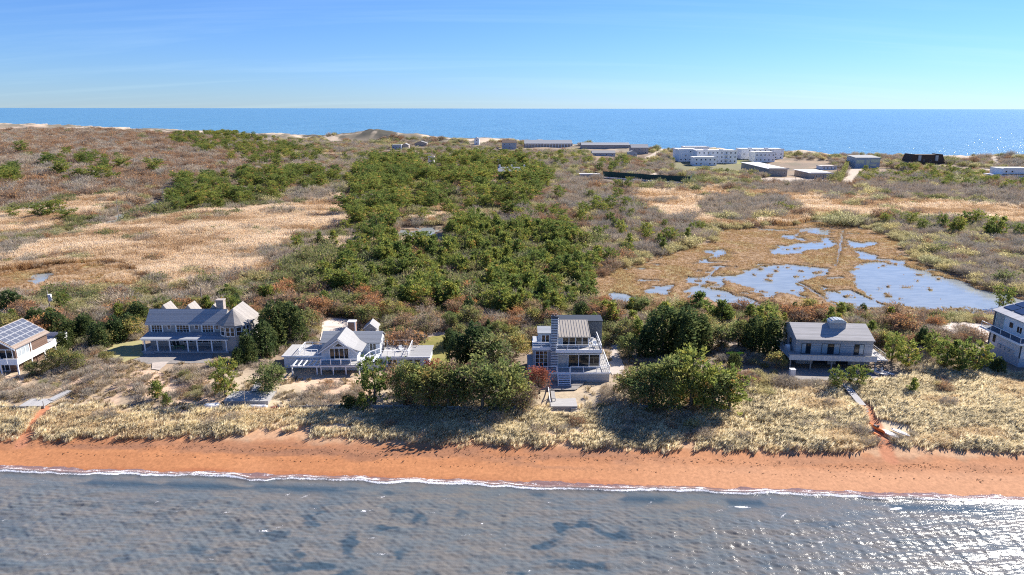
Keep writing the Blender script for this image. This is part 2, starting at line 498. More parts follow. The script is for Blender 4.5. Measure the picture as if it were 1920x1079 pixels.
M('dark_metal', (.06, .065, .07), (.045, .05, .055), 3, .5)
M('pole_wood', (.33, .29, .25), (.24, .21, .18), 5, .9, stretch=(1, 1, .1))
M('white_plastic', (.8, .8, .79), (.72, .72, .71), 3, .35)
M('red_plastic', (.42, .035, .05), (.30, .03, .04), 3, .35)
M('orange_plastic', (.75, .23, .05), (.62, .18, .04), 3, .35)
M('lime_plastic', (.62, .75, .03), (.52, .65, .03), 3, .35)
M('bark', (.17, .135, .105), (.11, .09, .07), 7, .95, stretch=(1, 1, .25), bump=.4)
M('pale_bark', (.36, .34, .31), (.27, .25, .23), 7, .95, stretch=(1, 1, .25))
# ------------------------------------------------------------------ zones (survey outlines on the ground)
REEDS = {
 'left': [(-200,560),(-200,480),(0,487),(60,466),(200,430),(330,408),(420,396),(560,386),(640,372),(668,385),(652,425),(600,442),(560,452),(528,470),(478,482),(492,510),(420,530),(330,545),(290,525),(180,490),(60,505),(-100,520)],
 'gap': [(615,458),(752,462),(742,487),(640,482)],
 'pondside': [(768,418),(800,378),(842,370),(852,412),(800,420)],
 'right': [(1190,362),(1300,355),(1480,364),(1600,370),(1750,380),(2000,398),(2000,425),(1700,412),(1550,408),(1490,420),(1330,428),(1240,408),(1205,388)],
 'farleft': [(-200,455),(-200,420),(60,402),(130,382),(210,372),(265,380),(180,408),(60,440)],
 'shore': [(585,285),(620,282),(655,290),(640,298),(590,296)],
}
GRASS = [(-200,772),(130,770),(260,772),(420,775),(480,768),(560,775),(620,770),(720,775),(1000,772),(1085,768),(1250,770),(1340,775),(1400,750),(1450,738),(1560,730),(1640,714),(1700,702),(1740,692),(1800,692),(1900,702),(2120,702),(2120,850),(1900,846),(1720,838),(1640,835),(1560,846),(1300,846),(1000,836),(840,832),(600,820),(520,816),(300,822),(100,826),(-200,826)]
SPARSE = [(440,806),(520,796),(620,802),(650,815),(600,838),(450,838)]
SLOPE_SAND = [(-200,760),(0,700),(130,715),(200,680),(260,690),(340,700),(400,705),(430,745),(420,775),(-200,772)]
C_SAND = [(545,712),(600,708),(690,712),(690,742),(640,760),(560,760)]
PATHS = {'left': ([(88,765),(62,788),(35,822)], .7), 'right': ([(1622,765),(1634,785),(1648,805),(1662,828),(1672,850)], .95)}
HILL = [(-300,470),(-300,225),(340,232),(420,262),(520,290),(430,330),(330,352),(230,368),(120,376),(60,395),(-100,440)]
ISLAND = [(1320,398),(1330,378),(1400,366),(1480,375),(1503,393),(1470,414),(1400,425),(1340,418)]
BANDP = [(1430,352),(1500,350),(1560,347),(1700,350),(2000,368),(2000,390),(1750,374),(1560,364),(1440,364)]
RSCRUB = [(1545,425),(1600,412),(1700,414),(2000,425),(2000,570),(1930,553),(1850,530),(1780,503),(1705,478),(1690,448),(1640,425)]
CSCRUB = [(1040,345),(1200,345),(1190,365),(1210,390),(1240,410),(1330,430),(1330,452),(1230,478),(1150,500),(1110,530),(1060,480),(1050,420)]
CONDOLAWN = [(1378,300),(1418,300),(1405,310),(1380,308)]
PARKING = [(1415,342),(1430,334),(1500,333),(1565,336),(1560,346),(1480,345)]
PATHS_W = {k: ([gnd_ for gnd_ in [at_z(u, v, 1.9) for u, v in p]], w) for k, (p, w) in PATHS.items()}
FARROADS = [([(1586,348),(1600,322),(1612,308)], 3.2, 2.5), ([(1140,343),(1175,337),(1220,331),(1236,323)], 3.0, 2.5), ([(1612,308),(1640,285)], 1.6, 3),
            ([(1850,318),(1868,330)], 2.4, 2.5), ([(1855,300),(1866,310),(1885,316)], 1.4, 2.5), ([(1862,355),(1878,366)], 2.2, 2), ([(1205,296),(1245,285),(1268,277)], 3.0, 3), ([(905,292),(960,285),(1010,290)], 1.5, 3),
            ([(20,470),(60,462),(120,446),(200,427),(260,412)], .8, 1.1), ([(1590,296),(1602,284)], 2, 3)]
FARROADS_W = [([at_z(u, v, z) for u, v in p], w) for p, w, z in FARROADS]
BACKTRACK = [at_z(u, v, 2.4) for u, v in [(640, 640), (700, 628), (760, 628), (840, 633), (905, 630), (1000, 628), (1160, 634), (1300, 640), (1450, 650)]]

def warp(x, y, U, V):
    """roughen zone outlines so that no border runs straight"""
    k = np.clip(np.asarray(y) / 160, .55, 1.3)
    return U + ((fbm(x, y, 22, 4) - .5) * 70 + (fbm(x, y, 5, 3) - .5) * 14) / k, V + ((fbm(x + 40, y, 22, 4) - .5) * 16 + (fbm(x + 90, y, 5, 3) - .5) * 5) / k

def in_reeds(U, V):
    r = np.zeros(np.shape(U), bool)
    for p in REEDS.values(): r |= inpoly(U, V, p)
    return r

def ground_colour(x, y, z):
    U, V = proj(x, y, z)
    U, V = warp(x, y, U, V)
    s = shore_s(x, y); n1 = fbm(x, y, 6, 4); n2 = fbm(x + 30, y + 70, 22, 4); n3 = fbm(x, y, 1.5, 3)
    C = np.zeros((*np.shape(x), 3))
    def mixc(mask, c, k=1.0):
        m = np.clip(mask * k, 0, 1)[..., None]
        C[:] = C * (1 - m) + np.array(c) * m
    C[:] = (.26, .205, .155)                                       # leaf litter and brush floor
    mixc(sstep(.45, .6, n2), (.33, .245, .17)); mixc(sstep(.55, .7, n1), (.20, .18, .125), .7)
    mixc(inpoly(U, V, HILL), (.27, .18, .135)); mixc(inpoly(U, V, HILL) * sstep(.5, .62, n1), (.31, .17, .105))
    mixc(in_reeds(U, V), (.50, .375, .24)); mixc(in_reeds(U, V) * sstep(.5, .65, n2), (.44, .29, .165))
    mk = inpoly(U, V, MARSH) | inpoly(U, V, MARSH_L)
    mixc(mk, (.33, .225, .135)); mixc(mk * sstep(.5, .62, n1), (.31, .245, .12)); mixc(mk * sstep(.56, .7, n3), (.17, .10, .055), .8)
    # dune soil
    mixc(sstep(7, 9, s) * (1 - sstep(16, 34, s)), (.58, .47, .32)); mixc(sstep(6, 8, s) * (1 - sstep(9, 12, s)), (.50, .31, .185))
    mixc((inpoly(U, V, SLOPE_SAND) | inpoly(U, V, C_SAND)), (.60, .43, .30))
    mixc(inpoly(U, V, SLOPE_SAND) * sstep(.5, .6, n1), (.40, .31, .215))
    mixc(inpoly(U, V, SPARSE) * sstep(.42, .55, n1), (.52, .31, .18))
    # bay beach
    b = 1 - sstep(6.0, 8.5, s + (n3 - .5) * 2.5)
    mixc(b, (.475, .21, .093)); mixc(b * sstep(3.8, 5.0, s + (n3 - .5) * 1.6), (.34, .165, .09))
    mixc(b * sstep(.52, .66, fbm(x * .35, y * 1.6, 2.2, 4)) * sstep(2.6, 3.4, s), (.27, .135, .08), .75)
    mixc(b * (1 - sstep(.35, 1.3, s + (fbm(x, y, 5, 3) - .5) * 1.6)), (.36, .135, .065), .9)
    mixc(b * sstep(.45, .62, fbm(x * .22, y, 1.7, 4)), (.41, .178, .08), .6); mixc(b * sstep(.5, .7, fbm(x, y, 11, 4)), (.52, .245, .118), .5)
    mixc(sstep(-15, 50, x) * b * (1 - .7 * sstep(3.6, 5.2, s)), (.54, .295, .168), .8)
    for k, (p, w) in PATHS_W.items(): mixc(1 - sstep(w * .6, w * 1.3, dseg(x + (n3 - .5) * .6, y, p)), (.45, .20, .11))
    # ocean side
    od = ocean_d(x, y)
    dn = sstep(-30, -5, od) * (1 - sstep(55, 150, od / (1 + 1.2 * sstep(150, -250, x)) + (fbm(x, y, 40, 3) - .5) * 120)) * (y > 350)
    mixc(dn, (.52, .43, .33)); mixc(dn * sstep(.47, .55, fbm(x, y, 24, 4)) * sstep(25, 45, od), (.17, .15, .11), .9)
    for bx, by, h, rd in BUMPS:
        mixc(np.exp(-((x - bx) ** 2 + (y - by) ** 2) / (rd * rd)) * 2.2 * sstep(.42, .52, fbm(x * 1.0, y * .4, 16, 3)), (.10, .095, .075), .95)
    for p, w in FARROADS_W: mixc(1 - sstep(w * .8, w * 1.4, dseg(x, y, p)), (.50, .43, .35))
    mixc(1 - sstep(1.0, 2.0, dseg(x, y + (n1 - .5) * 2, BACKTRACK)), (.55, .45, .36))
    mixc(inpoly(U, V, [(1255,330),(1255,296),(1440,292),(1445,322),(1410,330)]), (.21, .20, .115)); mixc(inpoly(U, V, CONDOLAWN), (.20, .23, .06)); mixc(inpoly(U, V, PARKING), (.50, .42, .34))
    return C

# ------------------------------------------------------------------ ground sheet
nr, nc = 720, 960
rows = np.concatenate([np.geomspace(50, 300, 480), np.geomspace(300, 1700, nr - 480 + 1)[1:]])
tt = np.linspace(-1.02, 1.02, nc)
GX = rows[:, None] * tt[None, :] ; GY = np.repeat(rows[:, None], nc, 1)
GZ0 = ground_h(GX, GY, False)
GZ = np.where(pool_mask(GX, GY) > .5, WATER_MARSH - .45, GZ0)
GC = ground_colour(GX, GY, GZ)
wet = GZ < GZ0 - .2                                    # muddy rims round the pools
rim = wet.copy()
for dr, dc in ((1, 0), (-1, 0), (0, 1), (0, -1), (0, 2), (0, -2), (1, 1), (-1, 1), (1, -1), (-1, -1)): rim |= np.roll(np.roll(wet, dr, 0), dc, 1)
GC[rim & ~wet] *= np.array([.52, .5, .5])
m = bpy.data.materials.new('ground_soil'); MATS['ground_soil'] = m; m.use_nodes = True
nt = m.node_tree; b = nt.nodes['Principled BSDF']; b.inputs['Roughness'].default_value = .95; b.inputs['Specular IOR Level'].default_value = .1
at = nt.nodes.new('ShaderNodeAttribute'); at.attribute_name = 'Col'
ge = nt.nodes.new('ShaderNodeNewGeometry')
no = nt.nodes.new('ShaderNodeTexNoise'); no.inputs['Scale'].default_value = 2.3; no.inputs['Detail'].default_value = 8; no.inputs['Roughness'].default_value = .7
nt.links.new(ge.outputs['Position'], no.inputs['Vector'])
mr = nt.nodes.new('ShaderNodeMapRange'); mr.inputs[1].default_value = .3; mr.inputs[2].default_value = .7; mr.inputs[3].default_value = .74; mr.inputs[4].default_value = 1.18
nt.links.new(no.outputs[0], mr.inputs[0])
mu = nt.nodes.new('ShaderNodeMix'); mu.data_type = 'RGBA'; mu.blend_type = 'MULTIPLY'; mu.inputs['Factor'].default_value = 1
nt.links.new(at.outputs['Color'], mu.inputs['A']); nt.links.new(mr.outputs[0], mu.inputs['B'])
nt.links.new(mu.outputs['Result'], b.inputs['Base Color'])
bp = nt.nodes.new('ShaderNodeBump'); bp.inputs['Strength'].default_value = .5; bp.inputs['Distance'].default_value = .05
nt.links.new(no.outputs[0], bp.inputs['Height']); nt.links.new(bp.outputs[0], b.inputs['Normal'])
ground = link('ground', grid_mesh('ground', GX, GY, GZ, m, GC.reshape(-1, 3)))
tag(ground, 'sandy coastal land with dunes, marsh and a low hill between the bay and ocean', kind='structure')

# ------------------------------------------------------------------ bay water with real waves
def water_mat(name, ca, cb, cdark, rough, foam=True, bump=.12, bscale=1.2, big=False):
    m = bpy.data.materials.new(name); m.use_nodes = True; nt = m.node_tree; b = nt.nodes['Principled BSDF']
    b.inputs['Roughness'].default_value = rough; b.inputs['IOR'].default_value = 1.33
    ge = nt.nodes.new('ShaderNodeNewGeometry')
    def noise(scale, det, sx=(1, 1, 1), rz=0, dist=0):
        mp = nt.nodes.new('ShaderNodeMapping'); mp.inputs['Scale'].default_value = sx; mp.inputs['Rotation'].default_value = (0, 0, rz)
        nt.links.new(ge.outputs['Position'], mp.inputs[0])
        n = nt.nodes.new('ShaderNodeTexNoise'); n.inputs['Scale'].default_value = scale; n.inputs['Detail'].default_value = det
        n.inputs['Distortion'].default_value = dist; n.inputs['Roughness'].default_value = .66
        nt.links.new(mp.outputs[0], n.inputs['Vector']); return n.outputs[0]
    def ramp(src, a, bb):
        r = nt.nodes.new('ShaderNodeMapRange'); r.interpolation_type = 'SMOOTHSTEP'
        r.inputs[1].default_value = a; r.inputs[2].default_value = bb
        nt.links.new(src, r.inputs[0]); return r.outputs[0]
    def mix(a, bcol, f):
        x = nt.nodes.new('ShaderNodeMix'); x.data_type = 'RGBA'
        if isinstance(a, tuple): x.inputs['A'].default_value = (*a, 1)
        else: nt.links.new(a, x.inputs['A'])
        x.inputs['B'].default_value = (*bcol, 1); nt.links.new(f, x.inputs['Factor']); return x.outputs['Result']
    k = 60.0 if big else 1.0
    c = mix(ca, cb, ramp(noise(.22 / k, 5, (1, 2.6, 1)), .38, .62))
    if cdark:
        at = nt.nodes.new('ShaderNodeAttribute'); at.attribute_name = 'weed'
        c = mix(c, cdark, at.outputs['Fac'])
    if foam:
        at = nt.nodes.new('ShaderNodeAttribute'); at.attribute_name = 'swash'
        c = mix(c, (.20, .125, .115), at.outputs['Fac'])
        at = nt.nodes.new('ShaderNodeAttribute'); at.attribute_name = 'foam'
        fn = noise(6.0, 6, (1, 1.4, 1), 0, 1.4)
        ad = nt.nodes.new('ShaderNodeMath'); ad.operation = 'ADD'
        nt.links.new(at.outputs['Fac'], ad.inputs[0]); nt.links.new(fn, ad.inputs[1])
        ff = ramp(ad.outputs[0], .95, 1.06)
        c = mix(c, (.80, .80, .82), ff)
        rr = nt.nodes.new('ShaderNodeMapRange'); rr.inputs[3].default_value = rough; rr.inputs[4].default_value = .8
        nt.links.new(ff, rr.inputs[0]); nt.links.new(rr.outputs[0], b.inputs['Roughness'])
    nt.links.new(c, b.inputs['Base Color'])
    bp = nt.nodes.new('ShaderNodeBump'); bp.inputs['Strength'].default_value = 1.0; bp.inputs['Distance'].default_value = bump
    nt.links.new(noise(bscale, 8, (1, 1.7, 1), R(-20), .3), bp.inputs['Height']); nt.links.new(bp.outputs[0], b.inputs['Normal'])
    MATS[name] = m
    return m

wr = np.linspace(0, 1, 320); wc = np.linspace(-1, 1, 1300)
WXu = wc[None, :] * 105 + 0 * wr[:, None]
# rows follow the shoreline: s from -27 to +2
WS = np.repeat((-36 + 38.2 * wr ** .8)[:, None], 1300, 1)
WX = WXu; WY = WS + 75.9 - .053 * WX
wz = np.zeros_like(WX)
wrng = np.random.default_rng(11)
for i in range(44):
    lam = wrng.choice([.5, .6, .75, .95, 1.3, 1.8, 2.6]) * wrng.uniform(.85, 1.15)
    th = R(62) + wrng.normal(0, .6)
    k = 2 * math.pi / lam; a = .0068 * lam ** .85
    ph = k * (WX * math.cos(th) + WY * math.sin(th)) + wrng.uniform(0, 6.28)
    wz += a * (np.sin(ph + .35 * np.sin(ph)))
wz *= .55 + 1.0 * fbm(WX, WY, 9, 3)
shal = sstep(-1.0, -9, WS)
wz *= .25 + .75 * shal
lobes = (fbm(WX, WX * 0 + 3, 4.0, 4) - .5)
crest = -.75 + lobes * 1.5
wz += .22 * np.exp(-((WS - crest) / .5) ** 2) * (.55 + .9 * fbm(WX, WX * 0 + 30, 7, 3))
wz += np.clip(WS + 1.0, 0, 9) * .03 + (fbm(WX, WX * 0 + 9, 3.2, 4) - .5) * .12 * sstep(-2.0, 0, WS)
foam = .16 * np.exp(-((WS - crest - .1) / .55) ** 2)
foam += .40 * sstep(-1.0, -.4, WS - lobes) * (.35 + 1.0 * fbm(WX, WS * 2.4, 1.0, 3))
foam += .52 * np.exp(-((WS - crest + .30) / .22) ** 2) * (.5 + .8 * fbm(WX, WX * 0 + 77, 5, 3))
foam += .40 * np.exp(-((WS - crest + 1.5 + (fbm(WX, WX * 0 + 5, 6, 3) - .5) * 2) / .16) ** 2) * sstep(.48, .6, fbm(WX, WX * 0 + 44, 8, 3))
# stray whitecaps
for i in range(70):
    cx, cs = wrng.uniform(-75, 85), wrng.uniform(-17, -2.5)
    ln, wd = wrng.uniform(.4, 1.8), wrng.uniform(.14, .34)
    a = R(wrng.uniform(10, 50)) if wrng.random() < .5 else R(wrng.uniform(-10, 15))
    dx = WX - cx; dy = WS - cs
    foam += wrng.uniform(.36, .52) * np.exp(-((dx * math.cos(a) + dy * math.sin(a)) / ln) ** 2 - ((-dx * math.sin(a) + dy * math.cos(a)) / wd) ** 2)
for i in range(34):                                  # broken streaks of spray
    cx, cs = wrng.uniform(-75, 95), wrng.uniform(-17, -2)
    a = R(wrng.uniform(30, 60)); ln, wd = wrng.uniform(.8, 2.0), wrng.uniform(.25, .5)
    dx = WX - cx; dy = WS - cs
    foam += .44 * np.exp(-((dx * math.cos(a) + dy * math.sin(a)) / ln) ** 2 - ((-dx * math.sin(a) + dy * math.cos(a)) / wd) ** 2) * (vnoise(WX * 3.2, WS * 3.2) > .5)
weed = sstep(.54, .70, fbm(WX * .6, WS, 1.7, 4)) * sstep(.38, .52, fbm(WX + 31, WS, 12, 2)) * sstep(-4, -8, WS) * (.35 + .65 * sstep(-55, -10, WX)) * .85
weed = np.maximum(weed, .8 * sstep(.5, .62, fbm(WX * .5 + 55, WS, 3.0, 3)) * np.exp(-((WS + 2.9) / .9) ** 2))
wm = water_mat('bay_water', (.155, .148, .135), (.118, .135, .142), (.030, .062, .09), .20, True, .04, 2.8)
me = grid_mesh('bay_water', WX, WY, wz, wm)
for nm, arr in (('foam', foam), ('weed', weed), ('swash', sstep(-.5, .4, WS - crest))):
    a = me.attributes.new(nm, 'FLOAT', 'POINT'); a.data.foreach_set('value', arr.ravel().astype(np.float32))
bay = link('bay_water', me)
tag(bay, 'choppy grey blue bay water with foam breaking on the sand', kind='structure')

# marsh pools share one still water sheet under the marsh
pm = water_mat('pool_water', (.27, .30, .305), (.22, .25, .26), None, .05, False, .012, 2.5)
def pool_sheet(name, pts, label):
    P = [at_z(u, v, WATER_MARSH) for u, v in pts]
    o = link(name, raw_mesh(name, [(x, y, WATER_MARSH) for x, y in P], [list(range(len(P)))], pm))
    return tag(o, label, kind='structure')
pool_sheet('marsh_water', [(1085, 600), (1085, 410), (1700, 410), (2200, 560), (2200, 625)], 'still pale blue pools lying in the brown salt marsh')
pool_sheet('ditch_water', [(190, 422), (225, 396), (312, 366), (318, 384), (260, 406), (215, 424)], 'narrow blue ditch below the hill beside the pale pole')
pool_sheet('pond_water', [(735, 450), (735, 420), (845, 420), (845, 450)], 'small round pond among pines and reeds')
pool_sheet('creek_water', [(35, 545), (35, 503), (155, 503), (155, 545)], 'narrow creek in the reed meadow')

# ocean to the horizon
orow = np.geomspace(330, 120000, 60); oc = np.linspace(-1.5, 1.5, 60)
OX = orow[:, None] * oc[None, :]; OY = np.repeat(orow[:, None], 60, 1)
om = bpy.data.materials.new('ocean_water'); MATS['ocean_water'] = om; om.use_nodes = True
nt = om.node_tree; b = nt.nodes['Principled BSDF']
b.inputs['Roughness'].default_value = .22; b.inputs['IOR'].default_value = 1.33
ge = nt.nodes.new('ShaderNodeNewGeometry')
def onoise(scale, sx, det=6):
    mp = nt.nodes.new('ShaderNodeMapping'); mp.inputs['Scale'].default_value = sx
    nt.links.new(ge.outputs['Position'], mp.inputs[0])
    n = nt.nodes.new('ShaderNodeTexNoise'); n.inputs['Scale'].default_value = scale; n.inputs['Detail'].default_value = det; n.inputs['Roughness'].default_value = .68
    nt.links.new(mp.outputs[0], n.inputs['Vector']); return n.outputs[0]
n1 = onoise(.012, (1, .35, 1)); n2 = onoise(.07, (1, .30, 1), 8)
mx = nt.nodes.new('ShaderNodeMix'); mx.data_type = 'RGBA'
mx.inputs['A'].default_value = (.07, .20, .315, 1); mx.inputs['B'].default_value = (.105, .25, .365, 1)
r1 = nt.nodes.new('ShaderNodeMapRange'); r1.inputs[1].default_value = .36; r1.inputs[2].default_value = .64
nt.links.new(n1, r1.inputs[0]); nt.links.new(r1.outputs[0], mx.inputs['Factor'])
r2 = nt.nodes.new('ShaderNodeMapRange'); r2.inputs[1].default_value = .665; r2.inputs[2].default_value = .72
nt.links.new(n2, r2.inputs[0])
m2 = nt.nodes.new('ShaderNodeMix'); m2.data_type = 'RGBA'; m2.inputs['B'].default_value = (.6, .64, .68, 1)
nt.links.new(r2.outputs[0], m2.inputs['Factor']); nt.links.new(mx.outputs['Result'], m2.inputs['A'])
nt.links.new(m2.outputs['Result'], b.inputs['Base Color'])
bp = nt.nodes.new('ShaderNodeBump'); bp.inputs['Strength'].default_value = 1; bp.inputs['Distance'].default_value = 5.0
nt.links.new(n2, bp.inputs['Height']); nt.links.new(bp.outputs[0], b.inputs['Normal'])
ocean = link('ocean', grid_mesh('ocean', OX, OY, np.zeros_like(OX), om))
tag(ocean, 'blue ocean reaching to the horizon', kind='structure')

# flat sheets laid on the ground
def sheet(name, pts, mat, label, zoff=.05, z=None, jag=0.0):
    P = []
    n = len(pts)
    for i in range(n):
        (u0, v0), (u1, v1) = pts[i], pts[(i + 1) % n]
        for k in range(4):
            P.append((u0 + (u1 - u0) * k / 4 + random.uniform(-jag, jag), v0 + (v1 - v0) * k / 4 + random.uniform(-jag, jag) * .4))
    W = [gnd(u, v) for u, v in P]
    bm = bmesh.new()
    vs = [bm.verts.new((x, y, (z if z is not None else zz) + zoff)) for x, y, zz in W]
    f = bm.faces.new(vs); bmesh.ops.triangulate(bm, faces=[f])
    bmesh.ops.subdivide_edges(bm, edges=bm.edges[:], cuts=2)
    for v in bm.verts:
        v.co.z = (z if z is not None else float(h_at(v.co.x, v.co.y))) + zoff
    bmesh.ops.recalc_face_normals(bm, faces=bm.faces[:])
    me = bpy.data.meshes.new(name); bm.to_mesh(me); bm.free(); me.materials.append(mat)
    if me.polygons and me.polygons[0].normal.z < 0: me.flip_normals()
    return tag(link(name, me), label, kind='structure')
M('driveway_gravel', (.62, .55, .48), (.52, .45, .385), 1.5, .95, bump=.3)
M('lawn_grass', (.19, .195, .05), (.26, .22, .075), .8, .95, bump=.5)
sheet('driveway', [(600,640),(606,606),(630,598),(662,604),(668,640)], MATS['driveway_gravel'], 'pale sand driveway behind the pale blue gabled house', .12, jag=1.5)
sheet('driveway', [(1752,622),(1765,606),(1800,604),(1855,608),(1880,640),(1868,654),(1835,632),(1800,618),(1785,632)], MATS['driveway_gravel'], 'pale curved driveway beside the white house', .14, jag=1.2)
sheet('lawn', [(770,668),(790,636),(835,630),(845,655),(838,690),(800,690)], MATS['lawn_grass'], 'small sunny lawn behind the pale blue gabled house', .12, jag=2)
sheet('lawn', [(195,668),(215,645),(268,640),(268,668),(235,682)], M('dry_lawn', (.30, .29, .11), (.36, .31, .17), .8, .95, bump=.5), 'dry yellowish grass strip left of the long grey house', .12, jag=2)
sheet('patio', [(236,672),(262,664),(400,664),(395,682),(275,684),(250,676)], MATS['stone_paving'], 'grey patio before the long porch', .06, jag=.6)
sheet('stone_path', [(286,682),(318,680),(300,696),(284,694)], M('pale_stone', (.48, .42, .36), (.38, .33, .29), 2.5, .9, bump=.4), 'pale flat stones below the long porch patio', .10, jag=1)
sheet('patio', [(1025,735),(1032,716),(1102,714),(1092,724),(1080,733)], MATS['stone_paving'], 'dark stone terrace at the foot of the white stairs', .2, jag=1)
sheet('side_path', [(1142,694),(1146,650),(1160,646),(1164,672),(1172,690),(1166,702),(1148,704)], MATS['pale_stone'], 'sandy stone path right of the tan roofed house', .1, jag=1)
sheet('patio', [(1472,700),(1480,690),(1650,690),(1680,710),(1640,716),(1500,712)], MATS['stone_paving'], 'grey terrace round the ground floor of the grey plank house', .06, jag=.6)
# ------------------------------------------------------------------ plant meshes
foliage_mat('pine_needles', (1.5, 1.6, 1.7), (2.85, 2.45, 2.15), .5)
foliage_mat('cedar_foliage', (1.95, 2.1, 1.85), (2.85, 2.5, 1.85), .48)
foliage_mat('broad_leaves', (1.55, 1.65, 1.45), (2.15, 1.98, 1.5), .54)
foliage_mat('rust_leaves', (1.1, 1.15, 1.2), (1.6, 1.4, 1.15), .35)
foliage_mat('twigs', (1.25, 1.28, 1.32), (1.8, 1.65, 1.5), .25)
foliage_mat('reed_stems', (.98, .92, .84), (1.2, 1.12, 1.0), .45)
foliage_mat('beach_grass', (1.0, 1.0, 1.0), (1.22, 1.18, 1.1), .45)

def rand_unit(r, n):
    v = r.normal(size=(n, 3)); return v / np.linalg.norm(v, axis=1, keepdims=True)

def sprays(r, C, D, L, W, col, jit=.18):
    """one leaf-sized quad per centre C, long axis D (n,3), length L, width W"""
    n = len(C)
    D = D / (np.linalg.norm(D, axis=1, keepdims=True) + 1e-9)
    S = np.cross(D, rand_unit(r, n)); S /= (np.linalg.norm(S, axis=1, keepdims=True) + 1e-9)
    L = np.broadcast_to(L, n)[:, None]; W = np.broadcast_to(W, n)[:, None]
    V = np.stack([C - S * W * .5, C + D * L * .35 - S * W * .6, C + D * L, C + D * L * .4 + S * W * .6], 1).reshape(-1, 3)
    F = np.arange(n * 4).reshape(n, 4)
    c = np.asarray(col); c = np.broadcast_to(c, (n, 3)) * (1 + r.uniform(-jit, jit, (n, 1)))
    return V, F, np.repeat(c, 4, 0)

def tube(pts, rad, sides=6):
    V = []; F = []
    for i, (p, q) in enumerate(zip(pts, rad)):
        for k in range(sides):
            a = 2 * math.pi * k / sides
            V.append((p[0] + q * math.cos(a), p[1] + q * math.sin(a), p[2]))
    for i in range(len(pts) - 1):
        for k in range(sides):
            F.append((i * sides + k, i * sides + (k + 1) % sides, (i + 1) * sides + (k + 1) % sides, (i + 1) * sides + k))
    return V, F

def trunk_mesh(name, r, h, rad, limbs, mat, lean=.12):
    ph = r.uniform(0, 6.28)
    pts = [(lean * h * (t ** 1.5) * math.cos(ph) + r.normal(0, .02 * h) * t, lean * h * (t ** 1.5) * math.sin(ph) + r.normal(0, .02 * h) * t, h * t - .25 * (t == 0)) for t in (0, .25, .5, .75, 1)]
    V, F = tube(pts, [rad * 1.25, rad, rad * .75, rad * .45, rad * .12])
    for (p, q, w) in limbs:
        p = np.array(p); q = np.array(q); k = len(V)
        mid = (p + q) / 2 + np.array([0, 0, -.05])
        v, f = tube([p, mid, q], [w, w * .7, w * .25], 4)
        V += v; F += [tuple(i + k for i in g) for g in f]
    return raw_mesh(name, V, F, mat)

def pine_variant(i, h=5.0, w=2.1, dense=1.0, low=.12, young=False, flat=False):
    r = np.random.default_rng(100 + i)
    Vs, Fs, Cs = [], [], []; k = 0; limbs = []
    nb = int(44 * dense)
    for b in range(nb):
        t = low + (1 - low) * ((b + r.uniform(0, .9)) / nb)
        ang = b * 2.4 + r.normal(0, .5)
        prof = (1 - t) ** .62 * (.45 + .55 * min(1, (t - low) / .25 + .35)) if young else math.sqrt(max(.05, 1 - ((t - .55) / .56) ** 2))
        ln = w * prof * (r.uniform(.3, 1.3) if flat else r.uniform(.55, 1.15))
        z0 = t * h; dirv = np.array([math.cos(ang), math.sin(ang), r.uniform(.05, .45)])
        tip = np.array([0, 0, z0]) + dirv * ln
        limbs.append(((0, 0, z0 - .1), tuple(tip * .9 + np.array([0, 0, .1 * z0])), .035 + .012 * h / 5))
        nclump = max(2, int(round(ln / .42)))
        for c in range(nclump):
            f = .35 + .7 * (c + .5) / nclump
            cen = np.array([0, 0, z0]) + dirv * ln * f + r.normal(0, .16, 3) + np.array([0, 0, .10])
            m = int(r.integers(9, 14))
            D = rand_unit(r, m) * .75 + dirv * .45 + np.array([0, 0, .75])
            tone = r.uniform(0, 1)
            base = np.array([.062, .098, .030]) * (1 - tone) + np.array([.135, .150, .038]) * tone
            if r.random() < .06: base = np.array([.20, .14, .05])
            V, F, C = sprays(r, cen + r.normal(0, .13, (m, 3)) * (np.array([1.7, 1.7, .55]) if flat else 1), D, r.uniform(.28, .5, m), r.uniform(.10, .19, m), base)
            Vs.append(V); Fs.append(F + k); Cs.append(C); k += len(V)
    crown = raw_mesh('pine_crown', np.concatenate(Vs), np.concatenate(Fs), MATS['pine_needles'], np.concatenate(Cs))
    return crown, trunk_mesh('pine_trunk', r, h * .93, .09 + .012 * h, limbs[::2], MATS['bark'], .03)

